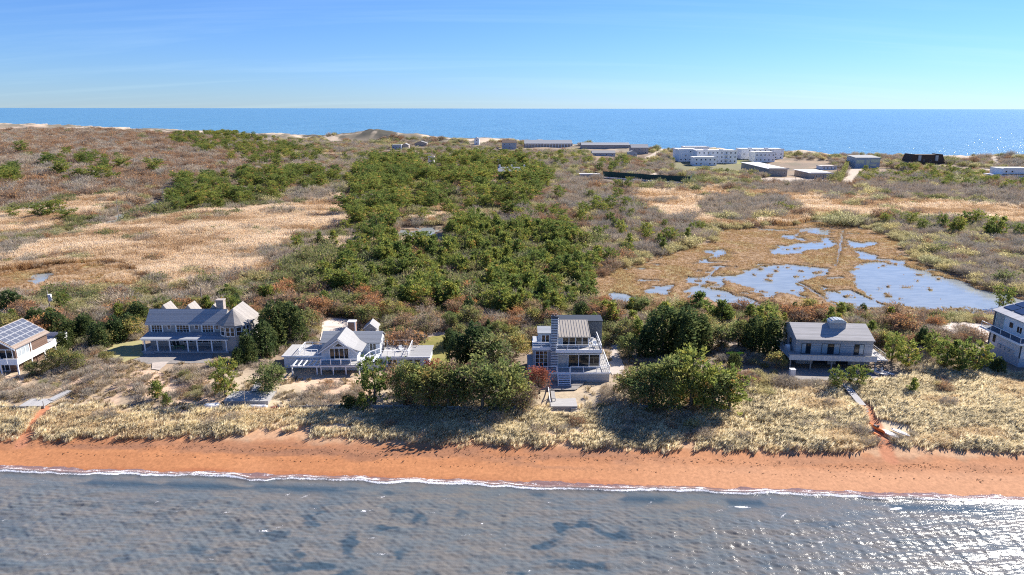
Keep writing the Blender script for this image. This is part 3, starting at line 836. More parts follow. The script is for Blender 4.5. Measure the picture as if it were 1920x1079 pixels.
def cedar_variant(i, h=5.5, w=1.9):
    """dense evergreen: a few leaning leaders, rounded ragged outline down to the ground"""
    r = np.random.default_rng(200 + i)
    Vs, Fs, Cs = [], [], []; k = 0
    nl = int(r.integers(5, 8))
    for q in range(nl):
        a0 = q * 6.283 / nl + r.normal(0, .4); off = 0 if q == 0 else w * r.uniform(.35, .62)
        hh = h * (1.0 if q == 0 else r.uniform(.62, .92)); ww = w * (.62 if q == 0 else r.uniform(.42, .58))
        n = 520
        t = r.uniform(0.02, 1, n); a = r.uniform(0, 6.283, n)
        prof = np.sqrt(np.clip(1 - ((t - .32) / .70) ** 2, 0, 1))
        cl = 9; la = r.uniform(0, 6.28, cl); lt = r.uniform(.05, .95, cl)
        bulge = sum(np.exp(-((np.angle(np.exp(1j * (a - g)))) / .5) ** 2 - ((t - s_) / .1) ** 2) for g, s_ in zip(la, lt))
        rad = ww * prof * (.62 + .5 * np.clip(bulge, 0, 1.2)) * np.sqrt(r.uniform(.5, 1, n))
        C = np.stack([off * math.cos(a0) * (1 - .35 * t) + rad * np.cos(a), off * math.sin(a0) * (1 - .35 * t) + rad * np.sin(a), t * hh + .05], 1)
        D = np.stack([np.cos(a) * .7, np.sin(a) * .7, np.full(n, .8)], 1) + r.normal(0, .45, (n, 3))
        tone = np.clip(.5 * bulge + r.uniform(-.2, .35, n), 0, 1)[:, None]
        col = np.array([.032, .050, .026]) * (1 - tone) + np.array([.080, .090, .036]) * tone
        V, F, Cc = sprays(r, C, D, r.uniform(.22, .44, n), r.uniform(.11, .21, n), col)
        Vs.append(V); Fs.append(F + k); Cs.append(Cc); k += len(V)
    return raw_mesh('cedar_crown', np.concatenate(Vs), np.concatenate(Fs), MATS['cedar_foliage'], np.concatenate(Cs)), trunk_mesh('cedar_trunk', r, h * .85, .16, [], MATS['bark'], .02)

def leafy_variant(i, pal, h=5.0, w=2.4, n=1500, mat='broad_leaves', bare=0.25, leaf=(.16, .32)):
    """broad-leaved crown: many clumps on limbs, gaps between, twigs showing"""
    r = np.random.default_rng(300 + i)
    ncl = 46; limbs = []
    Vs, Fs, Cs = [], [], []; k = 0
    for c in range(ncl):
        d = rand_unit(r, 1)[0]; d[2] = d[2] if r.random() < .45 else abs(d[2])
        q = np.array([d[0] * w, d[1] * w, d[2] * h * .46]) * r.uniform(.55, 1.0) + np.array([0, 0, h * .5])
        limbs.append(((0, 0, h * .2), tuple(q), .04))
        m = int(n / ncl * r.uniform(.5, 1.5)); sz = r.uniform(.45, .85)
        base = np.array(pal[int(r.integers(len(pal)))])
        if r.random() > bare:
            P = q + r.normal(0, sz * .5, (m, 3)) * np.array([1, 1, .75])
            D = (P - q) + rand_unit(r, m) * .4 + np.array([0, 0, .25])
            V, F, C = sprays(r, P, D, r.uniform(leaf[0], leaf[1], m), r.uniform(leaf[0] * .7, leaf[1] * .7, m), base, .25)
            Vs.append(V); Fs.append(F + k); Cs.append(C); k += len(V)
        mt = 14
        P = q * r.uniform(.5, .9) + r.normal(0, .15, (mt, 3))
        D = (q - np.array([0, 0, h * .2])) * .4 + rand_unit(r, mt) * .8
        V, F, C = sprays(r, P, D, r.uniform(.6, 1.1, mt), .035, (.20, .17, .145), .2)
        Vs.append(V); Fs.append(F + k); Cs.append(C); k += len(V)
    return raw_mesh('leafy_crown', np.concatenate(Vs), np.concatenate(Fs), MATS[mat], np.concatenate(Cs)), trunk_mesh('leafy_trunk', r, h * .75, .13, limbs[::2], MATS['bark'], .06)

def shrub_variant(i, twig, leafcols, nleaf=0, h=1.7, w=1.6, nst=70, mat='twigs', leaf=.16, tw=.032, top=None):
    """many thin stems fanning up into a dome, with or without leaves"""
    r = np.random.default_rng(400 + i)
    Vs, Fs, Cs = [], [], []; k = 0
    a = r.uniform(0, 6.28, nst); e = np.sqrt(r.uniform(0, 1, nst))
    base = np.stack([np.cos(a) * e * w * .35, np.sin(a) * e * w * .35, np.zeros(nst)], 1)
    tip = np.stack([np.cos(a) * e * w, np.sin(a) * e * w, h * np.sqrt(np.clip(1 - .75 * e ** 2, .1, 1)) * r.uniform(.8, 1.08, nst)], 1)
    tip[:, :2] += r.normal(0, .1 * w, (nst, 2))
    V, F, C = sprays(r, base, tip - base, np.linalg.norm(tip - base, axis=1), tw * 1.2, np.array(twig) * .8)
    Vs.append(V); Fs.append(F + k); Cs.append(C); k += len(V)
    for f in (.42, .58, .72, .86):
        for rep in range(2):
            P = base + (tip - base) * (f + r.normal(0, .05, (nst, 1)))
            D = (tip - base) * .5 + rand_unit(r, nst) * h * .38
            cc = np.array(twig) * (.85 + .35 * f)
            V, F, C = sprays(r, P, D, r.uniform(.22, .42, nst) * h, tw, cc)
            Vs.append(V); Fs.append(F + k); Cs.append(C); k += len(V)
    if nleaf:
        j = r.integers(0, nst, nleaf); f = r.uniform(.5, 1.04, (nleaf, 1))
        P = base[j] + (tip[j] - base[j]) * f + r.normal(0, .1 * h, (nleaf, 3))
        cl = np.array([leafcols[q] for q in r.integers(0, len(leafcols), nst)])[j]
        V, F, C = sprays(r, P, rand_unit(r, nleaf) + np.array([0, 0, .5]), r.uniform(leaf * .7, leaf * 1.3, nleaf), r.uniform(leaf * .5, leaf, nleaf), cl, .25)
        Vs.append(V); Fs.append(F + k); Cs.append(C); k += len(V)
    return raw_mesh('shrub', np.concatenate(Vs), np.concatenate(Fs), MATS[mat], np.concatenate(Cs))

def reed_variant(i, h=2.0, n=34, rad=.75, stem=(.50, .36, .20), plume=(.66, .55, .41), mat='reed_stems', w=.055, plumes=True, lean=.14):
    r = np.random.default_rng(500 + i)
    P = np.stack([r.normal(0, rad * .5, n), r.normal(0, rad * .5, n), np.zeros(n) - .05], 1)
    D = np.stack([r.normal(.06, lean, n), r.normal(-.03, lean, n), np.ones(n)], 1)
    L = h * r.uniform(.7, 1.12, n)
    V, F, C = sprays(r, P, D, L, w, stem, .22)
    if plumes:
        T = P + D * (L * .86)[:, None]
        V2, F2, C2 = sprays(r, T, D + np.array([.25, 0, 0]), .42, .10, plume, .15)
        V = np.concatenate([V, V2]); F = np.concatenate([F, F2 + 4 * n]); C = np.concatenate([C, C2])
    return raw_mesh('reed', V, F, MATS[mat], C)

def grass_variant(i, h=.9, n=40, rad=.5, cols=((.74, .64, .43), (.58, .53, .35), (.82, .74, .54)), lean=1.0):
    """wind-bent tuft: each blade two segments arching mostly one way"""
    r = np.random.default_rng(600 + i)
    a = r.uniform(0, 6.28, n); e = np.sqrt(r.uniform(0, 1, n))
    b = np.stack([np.cos(a) * e * rad, np.sin(a) * e * rad, np.full(n, -.04)], 1)
    out = np.stack([np.cos(a) * .22 + .34 * lean + r.normal(0, .12, n), np.sin(a) * .22 - .10 * lean + r.normal(0, .12, n), np.zeros(n)], 1)
    L = h * r.uniform(.6, 1.2, n)[:, None]
    mid = b + np.array([0, 0, .60]) * L + out * L * .30
    tip = b + np.array([0, 0, .86]) * L + out * L * 1.05
    S = np.stack([-np.sin(a + .7), np.cos(a + .7), np.zeros(n)], 1) * .028
    V = np.stack([b - S, b + S, mid + S * .9, tip, mid - S * .9], 1).reshape(-1, 3)
    F = np.arange(n * 5).reshape(n, 5)
    cc = np.array(cols)[r.integers(0, len(cols), n)] * r.uniform(.88, 1.12, (n, 1))
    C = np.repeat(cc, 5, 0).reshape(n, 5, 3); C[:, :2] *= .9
    return raw_mesh('grass_tuft', V, F, MATS['beach_grass'], C.reshape(-1, 3))

GREEN = [(.085, .108, .046), (.11, .13, .055), (.068, .092, .042), (.145, .152, .06)]
OLIVE = [(.15, .155, .065), (.19, .18, .08), (.12, .13, .06), (.20, .16, .07)]
MAUVE = [(.17, .12, .10), (.20, .13, .10), (.14, .11, .09), (.15, .14, .07)]
RUST = [(.33, .185, .10), (.28, .17, .105), (.36, .215, .10), (.25, .165, .11)]
REDB = [(.24, .095, .07), (.20, .085, .065), (.28, .12, .08)]
PLANTS = {
 'pine': [pine_variant(0, 5, 2.1, 1.1, .04), pine_variant(1, 5, 1.9, 1.0, .05), pine_variant(2, 5, 2.4, 1.2, .03), pine_variant(3, 5, 1.8, 1.0, .06)],
 'young': [pine_variant(10 + k, 4, 1.55, 1.0, .05, True) for k in range(4)],
 'pitch': [pine_variant(20 + k, 6, 2.5 + .25 * (k % 3), .8 + .06 * k, .25 + .05 * (k % 3), flat=True) for k in range(5)],
 'cedar': [cedar_variant(k, 5.5, 1.75 + .2 * k) for k in range(4)],
 'green': [leafy_variant(k, GREEN + OLIVE[:1], 5, 2.3, 2700, bare=.08) for k in range(4)],
 'olive': [leafy_variant(10 + k, OLIVE + GREEN[:1], 4, 2.0, 1800, bare=.18) for k in range(3)],
 'mauve': [leafy_variant(20 + k, MAUVE, 4.5, 1.9, 1500, bare=.3) for k in range(3)],
 'rust': [leafy_variant(30 + k, RUST, 3.5, 2.1, 1300, 'rust_leaves', bare=.3) for k in range(3)],
 'redb': [leafy_variant(40, REDB, 4.5, 1.7, 1500, 'rust_leaves', bare=.08)],
}
SHRUBS = {
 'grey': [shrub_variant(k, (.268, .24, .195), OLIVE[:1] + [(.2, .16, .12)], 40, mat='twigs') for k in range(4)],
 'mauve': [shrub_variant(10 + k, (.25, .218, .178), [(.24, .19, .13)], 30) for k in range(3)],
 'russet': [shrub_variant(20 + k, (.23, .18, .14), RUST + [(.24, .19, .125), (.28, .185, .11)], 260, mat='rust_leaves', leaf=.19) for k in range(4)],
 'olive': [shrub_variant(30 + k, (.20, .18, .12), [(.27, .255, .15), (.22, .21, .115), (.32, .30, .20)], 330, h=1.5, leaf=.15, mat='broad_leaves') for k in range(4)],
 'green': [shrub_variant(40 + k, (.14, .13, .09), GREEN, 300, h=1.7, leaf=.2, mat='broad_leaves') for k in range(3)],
}
REED_M = [reed_variant(0, stem=(.40, .26, .145), plume=(.46, .34, .22)), reed_variant(1, 1.8, stem=(.44, .30, .165), plume=(.55, .43, .29)), reed_variant(2), reed_variant(3), reed_variant(4, 2.1, stem=(.56, .42, .25), plume=(.72, .62, .48)), reed_variant(5, 2.2, stem=(.54, .41, .25), plume=(.76, .67, .54))]
MARSH_M = [reed_variant(20 + k, .32, 26, .7, (.37, .26, .14), (.42, .31, .17), w=.06, plumes=False, lean=.5) for k in range(3)]
PALE_G = ((.80, .71, .50), (.70, .62, .42), (.88, .80, .60)); TAN_G = ((.70, .57, .37), (.60, .48, .31), (.76, .64, .44)); OLV_G = ((.72, .64, .45), (.62, .55, .38), (.78, .70, .51))
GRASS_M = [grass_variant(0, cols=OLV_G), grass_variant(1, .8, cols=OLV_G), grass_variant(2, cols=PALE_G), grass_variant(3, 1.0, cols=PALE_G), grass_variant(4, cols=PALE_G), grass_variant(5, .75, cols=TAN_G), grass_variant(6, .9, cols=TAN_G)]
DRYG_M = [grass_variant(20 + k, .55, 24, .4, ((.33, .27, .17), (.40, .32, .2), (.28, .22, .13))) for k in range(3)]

_veg = [0]
def stuff(name, label, cat, P, scl, meshes, seed=1, turn=3.1416, field=None):
    """a mass nobody could count: one object that scatters plant meshes over its points"""
    P = np.asarray(P, np.float32); n = len(P)
    r = np.random.default_rng(seed)
    me = bpy.data.meshes.new(name); me.vertices.add(n); me.vertices.foreach_set('co', P.ravel())
    def attr(nm, typ, arr):
        a = me.attributes.new(nm, typ, 'POINT'); a.data.foreach_set('value', arr)
    attr('turn', 'FLOAT', r.uniform(-turn, turn, n).astype(np.float32))
    attr('size', 'FLOAT', np.broadcast_to(np.asarray(scl, np.float32), n).copy())
    pk = r.integers(0, len(meshes), n) if field is None else np.clip((np.argsort(np.argsort(field)) / n + r.normal(0, .14, n)) * len(meshes), 0, len(meshes) - 1)
    attr('pick', 'INT', pk.astype(np.int32))
    c = bpy.data.collections.new(name + '_sources')
    for i, q in enumerate(meshes):
        c.objects.link(bpy.data.objects.new('%s_source_%02d' % (name, i), q))
    o = link(name, me); tag(o, label, cat, kind='stuff')
    ng = bpy.data.node_groups.new(name, 'GeometryNodeTree')
    ng.interface.new_socket('Geometry', in_out='INPUT', socket_type='NodeSocketGeometry')
    ng.interface.new_socket('Geometry', in_out='OUTPUT', socket_type='NodeSocketGeometry')
    N = ng.nodes; gi = N.new('NodeGroupInput'); go = N.new('NodeGroupOutput')
    ip = N.new('GeometryNodeInstanceOnPoints'); ci = N.new('GeometryNodeCollectionInfo')
    ci.inputs['Collection'].default_value = c; ci.inputs['Separate Children'].default_value = True; ci.inputs['Reset Children'].default_value = True
    ip.inputs['Pick Instance'].default_value = True
    def named(nm, typ):
        q = N.new('GeometryNodeInputNamedAttribute'); q.data_type = typ; q.inputs['Name'].default_value = nm; return q.outputs[0]
    cx = N.new('ShaderNodeCombineXYZ'); ng.links.new(named('turn', 'FLOAT'), cx.inputs['Z'])
    ng.links.new(gi.outputs[0], ip.inputs['Points']); ng.links.new(ci.outputs[0], ip.inputs['Instance'])
    ng.links.new(named('pick', 'INT'), ip.inputs['Instance Index']); ng.links.new(cx.outputs[0], ip.inputs['Rotation'])
    ng.links.new(named('size', 'FLOAT'), ip.inputs['Scale']); ng.links.new(ip.outputs[0], go.inputs[0])
    md = o.modifiers.new('scatter', 'NODES'); md.node_group = ng
    return o

def jitter(x0, x1, y0, y1, sp_, r):
    gx = np.arange(x0, x1, sp_); gy = np.arange(y0, y1, sp_)
    X, Y = np.meshgrid(gx, gy); X = X.ravel() + r.uniform(-.5, .5, X.size) * sp_; Y = Y.ravel() + r.uniform(-.5, .5, Y.size) * sp_
    k = (np.abs(X) < Y * .86 + 8)
    return X[k], Y[k]

HOUSE_RECTS = [(-101, -79.5, 104, 120), (-70, -43.5, 111.5, 128), (-40.5, -13, 104, 118), (1.5, 16.4, 99, 113.5), (5.3, 10.2, 91.5, 99), (44, 65.5, 103.5, 119), (83, 110, 106, 121)]
def clear_of_houses(x, y, pad=0):
    k = np.ones(np.shape(x), bool)
    for x0, x1, y0, y1 in HOUSE_RECTS: k &= ~((x > x0 - pad) & (x < x1 + pad) & (y > y0 - pad) & (y < y1 + pad))
    return k
OPEN_PX = [[(1622,795),(1648,785),(1706,796),(1706,826),(1640,826)], [(740,428),(838,424),(842,462),(748,464)], [(190,420),(235,398),(312,368),(318,392),(260,408),(215,430)], [(595,655),(598,604),(630,594),(674,600),(682,655)], [(1752,622),(1765,606),(1800,604),(1855,608),(1880,640),(1868,654),(1835,632),(1800,618),(1785,632)],
           [(770,668),(790,636),(835,630),(845,655),(838,690),(800,690)], [(195,668),(215,645),(268,640),(268,668),(235,682)], [(236,672),(262,664),(400,664),(395,682),(275,684)], PARKING, CONDOLAWN,
           [(1025,772),(1025,712),(1102,714),(1085,772)], [(1142,694),(1146,650),(1160,646),(1164,672),(1172,690),(1166,702),(1148,704)], [(1470,712),(1476,690),(1650,690),(1690,712)],
           [(1262,324),(1262,300),(1475,295),(1475,320)], [(1435,334),(1470,300),(1560,300),(1560,336)], [(1130,345),(1130,328),(1300,333),(1300,350)], [(35,768),(70,755),(115,738),(130,740),(95,770)], [(420,768),(440,738),(520,738),(515,768)],
           [(1575,735),(1600,730),(1632,765),(1618,772)]]
BUILD_PX = []          # filled by the far buildings
def is_open(x, y, z):
    U, V = proj(x, y, z)
    k = np.zeros(np.shape(x), bool)
    for p in OPEN_PX: k |= inpoly(U, V, p)
    for p, w in FARROADS_W: k |= dseg(x, y, p) < w * 1.3
    k |= (dseg(x, y, BACKTRACK) < 1.6)
    for p, w in PATHS_W.values(): k |= dseg(x, y, p) < w
    for p in FAR_FOOT: k |= (x > p[0]) & (x < p[1]) & (y > p[2]) & (y < p[3])
    return k
FAR_FOOT = []
# ------------------------------------------------------------------ houses
mt = MATS
def house_tan():
    T = Thing('beach_house', (9, 103, 2.9), 'modern slate grey house with tan metal roof, striped chimney and white stairs', 'house', 'houses along the bay beach')
    W = mt['white_trim']
    T.box('deck_skirt', 2.6, 15.5, 101.35, 109.4, 2.7, 4.3, mt['dark_slate_wall'])
    T.box('deck', 2.55, 15.55, 101.3, 109.5, 4.302, 4.5, mt['deck_boards'])
    T.boxes('deck_fascia', [(2.55, 15.6, 101.22, 101.297, 4.22, 4.53), (15.553, 15.63, 101.3, 109.5, 4.22, 4.53)], W)
    w = T.box('wall', 6.4, 14.2, 103.3, 110.5, 4.502, 7.5, mt['dark_slate_wall'])
    T.box('wing_wall', 3.5, 6.398, 103.6, 110, 4.502, 7.6, mt['dark_slate_wall'])
    lg = T.window('f', 7.35, 14.12, 4.54, 6.85, 103.3, 4, 1, fw=.11)
    lg.children[0].data.materials[0] = mt['curtain_glass']
    T.window('f', 3.75, 5.8, 4.6, 7.3, 103.6, 3, 4, fw=.07)
    T.window('r', 104.5, 109, 4.6, 6.8, 14.2, 3, 1, fw=.1)
    T.box('upper_deck', 6.42, 14.25, 102.3, 109.6, 7.502, 7.72, mt['deck_boards'])
    T.box('balcony_fascia', 6.95, 14.3, 102.21, 102.297, 7.45, 7.98, W)
    T.box('side_fascia', 14.253, 14.33, 102.3, 109.6, 7.45, 7.9, W)
    T.box('upper_wall', 7.1, 12.45, 104.3, 109.4, 7.722, 9.55, mt['stripe_light'])
    T.window('f', 8.12, 12.38, 7.78, 9.42, 104.3, 4, 1, fw=.1)
    T.window('r', 104.8, 108.6, 7.8, 9.3, 12.45, 3, 1, fw=.1)
    q = [(7.0, 103.75, 9.62), (12.62, 103.75, 9.62), (12.62, 109.2, 10.78), (7.0, 109.2, 10.78)]
    rf = T.slab('roof', q, .16, mt['tan_metal_roof'])
    for i in range(13):
        x = 7.06 + i * .455
        T.mesh('roof_seam', *slopebar(x, 103.76, 9.625, 109.18, 10.775, .045, .05), mt['tan_metal_roof'], rf)
    T.mesh('gable_wall', [(7.1,104.3,9.552),(7.1,109.1,9.552),(7.1,109.1,10.55),(7.3,104.3,9.552),(7.3,109.1,9.552),(7.3,109.1,10.55)], [(0,1,2),(3,5,4),(0,3,4,1),(1,4,5,2),(2,5,3,0)], mt['stripe_light'])
    T.box('rear_wing', 7.6, 15.2, 109.6, 112.8, 4.5, 10.35, M('mottled_slate', (.10, .11, .12), (.20, .21, .215), 7, .85, detail=8))
    T.box('rear_coping', 7.5, 15.3, 109.42, 112.9, 10.352, 10.5, mt['dark_metal'])
    # left roof room with its own little balcony
    T.box('loft_wall', 4.3, 6.3, 105.2, 107.4, 7.602, 9.75, mt['stripe_light'])
    T.window('f', 4.75, 6.15, 8.1, 9.55, 105.2, 2, 1, fw=.14)
    T.slab('loft_roof', [(4.15, 104.95, 9.8), (6.4, 104.95, 9.8), (6.4, 107.6, 10.2), (4.15, 107.6, 10.2)], .14, mt['grey_roof'])
    T.box('loft_deck', 3.3, 6.41, 103.4, 105.2, 7.602, 7.78, mt['deck_boards'])
    T.box('loft_fascia', 3.22, 6.43, 103.3, 103.397, 7.5, 8.0, W)
    T.railing([(3.35, 105.1), (3.35, 103.45), (6.2, 103.45)], 7.8, .95, .1, 1.4, cables=2)
    T.railing([(7.05, 102.35), (14.2, 102.35), (14.2, 109.3)], 7.74, .95, .09, 1.75, cables=3, prail=mt['dark_metal'])
    T.railing([(9.3, 101.4), (15.45, 101.4), (15.45, 109.2)], 4.52, .95, .09, 2.0, cables=3, prail=mt['dark_metal'])
    T.railing([(2.7, 101.4), (7.1, 101.4)], 4.52, .95, .09, 1.5, cables=3, prail=mt['dark_metal'])
    # chimney of alternating boards
    ch = T.box('chimney', 6.28, 7.28, 102.75, 103.29, 4.5, 13.2, mt['stripe_dark'])
    n = 31
    for i in range(n):
        z = 4.55 + i * (8.5 / n)
        T.box('chimney_board', 6.22, 7.34, 102.69, 103.288, z, z + .13, mt['stripe_light'], ch)
    T.box('chimney_cap', 6.2, 7.36, 102.66, 103.4, 13.202, 13.36, mt['stripe_dark'], ch)
    for x in (6.5, 6.95):
        T.prism('chimney_pot', [(x + .14 * math.cos(a), 103.02 + .14 * math.sin(a)) for a in np.linspace(0, 6.28, 9)[:-1]], 13.362, 13.75, 'z', mt['brick'], ch)
    for sx in (7.2, 9.12):
        T.mesh('stair_stringer', [(sx, 99.3, 2.8), (sx + .08, 99.3, 2.8), (sx + .08, 101.21, 4.2), (sx, 101.21, 4.2), (sx, 99.3, 3.1), (sx + .08, 99.3, 3.1), (sx + .08, 101.21, 4.5), (sx, 101.21, 4.5)], BOXF, W)
    for i in range(7):
        y = 99.4 + i * .262; z = 3.05 + i * .2
        T.box('stair_tread', 7.29, 9.11, y, y + .24, z, z + .06, W)
    for sx in (7.24, 9.16):
        T.box('stair_post', sx - .05, sx + .05, 101.1, 101.2, 4.5, 5.5, W); T.box('stair_post', sx - .05, sx + .05, 99.35, 99.45, 2.9, 4.0, W)
        T.mesh('stair_rail', *slopebar(sx - .03, 99.4, 4.0, 101.15, 5.45, .06, .06), W)
    return T

def slopebar(x, y0, z0, y1, z1, w, h):
    return [(x, y0, z0), (x + w, y0, z0), (x + w, y1, z1), (x, y1, z1), (x, y0, z0 + h), (x + w, y0, z0 + h), (x + w, y1, z1 + h), (x, y1, z1 + h)], BOXF

def house_plank():
    T = Thing('beach_house', (54, 108, 2.9), 'weathered grey plank house on a raised wraparound deck with rooftop lantern', 'house', 'houses along the bay beach', rz=R(-4))
    P = mt['grey_plank_wall']
    T.box('ground_floor', 48.5, 60.6, 109.2, 115.2, 2.6, 4.83, P)
    T.box('ground_door', 51.2, 53.6, 109.12, 109.198, 2.95, 4.7, mt['window_glass']); T.box('ground_door', 55.0, 57.0, 109.12, 109.198, 2.95, 4.7, mt['window_glass'])
    T.box('deck', 46.1, 61.95, 106.0, 116.2, 4.85, 5.05, mt['pale_deck'])
    for x in (46.5, 49.8, 53.2, 56.7, 60.2): T.box('deck_post', x - .09, x + .09, 106.3, 106.48, 2.7, 4.848, mt['grey_board'])
    for i in range(8):
        x0 = 46.1 + i * 1.76
        T.box('parapet_panel', x0, x0 + 1.74, 105.9, 105.97, 4.72, 5.62, M('parapet_board', (.56, .57, .59), (.5, .51, .53), 3, .8, lines=('X', .3, .08)))
    T.box('parapet_rail', 46.0, 60.25, 105.85, 106.05, 5.622, 5.7, mt['grey_board'])
    T.railing([(46.18, 106.1), (46.18, 116)], 5.06, .75, .06, .7, mt['grey_board'], cables=1)
    T.railing([(61.8, 106.6), (61.8, 116)], 5.06, .75, .06, 2.4, mt['grey_board'], cables=2)
    w = T.box('wall', 47.7, 60.2, 108.0, 115.0, 5.052, 7.6, P)
    for a, b, n, pale in ((48.6, 50.15, 2, (0,)), (51.9, 54.9, 3, (0, 2)), (57.2, 58.8, 2, (1,))):
        ww = T.window('f', a, b, 5.15, 7.0, 108.0, n, 1, fm=mt['dark_metal'], fw=.07)
        for k in pale: ww.children[k].data.materials[0] = mt['curtain_glass']
    T.window('l', 110.2, 111.2, 5.9, 7.0, 47.7, 1, 1, fm=mt['dark_metal']); T.window('l', 112.6, 113.4, 5.9, 7.2, 47.7, 1, 1, fm=mt['dark_metal'])
    T.mesh('gable_wall', [(47.7,108,7.602),(47.7,115,7.602),(47.7,115,8.1),(47.7,111.9,9.2),(47.9,108,7.602),(47.9,115,7.602),(47.9,115,8.1),(47.9,111.9,9.2)], [(0,1,2,3),(7,6,5,4),(0,4,5,1),(1,5,6,2),(2,6,7,3),(3,7,4,0)], P)
    T.mesh('gable_wall', [(60.0,108,7.602),(60.0,115,7.602),(60.0,115,8.1),(60.0,111.9,9.2),(60.2,108,7.602),(60.2,115,7.602),(60.2,115,8.1),(60.2,111.9,9.2)], [(0,1,2,3),(7,6,5,4),(0,4,5,1),(1,5,6,2),(2,6,7,3),(3,7,4,0)], P)
    rf = T.slab('roof', [(47.55, 107.7, 7.72), (60.35, 107.7, 7.72), (60.35, 112, 9.4), (47.55, 112, 9.4)], .12, mt['plank_roof'])
    T.slab('rear_roof', [(47.55, 112.002, 9.4), (60.35, 112.002, 9.4), (60.35, 115.4, 8.2), (47.55, 115.4, 8.2)], .12, mt['plank_roof'])
    c = T.box('roof_lantern', 53.9, 56.5, 110.6, 112.2, 8.7, 9.85, mt['grey_plank_wall'])
    n = 8; arc = [(55.2 - 1.35 * math.cos(math.pi * k / n), 9.852 + .6 * math.sin(math.pi * k / n)) for k in range(n + 1)]
    T.prism('lantern_dome', arc, 110.55, 112.25, 'y', M('dome_glass', (.50, .54, .55), (.42, .46, .47), 2, .2), c)
    for k in range(1, n):
        x, z = arc[k]; T.box('dome_rib', x - .03, x + .03, 110.53, 112.27, z - .02, z + .03, mt['grey_board'], c)
    return T

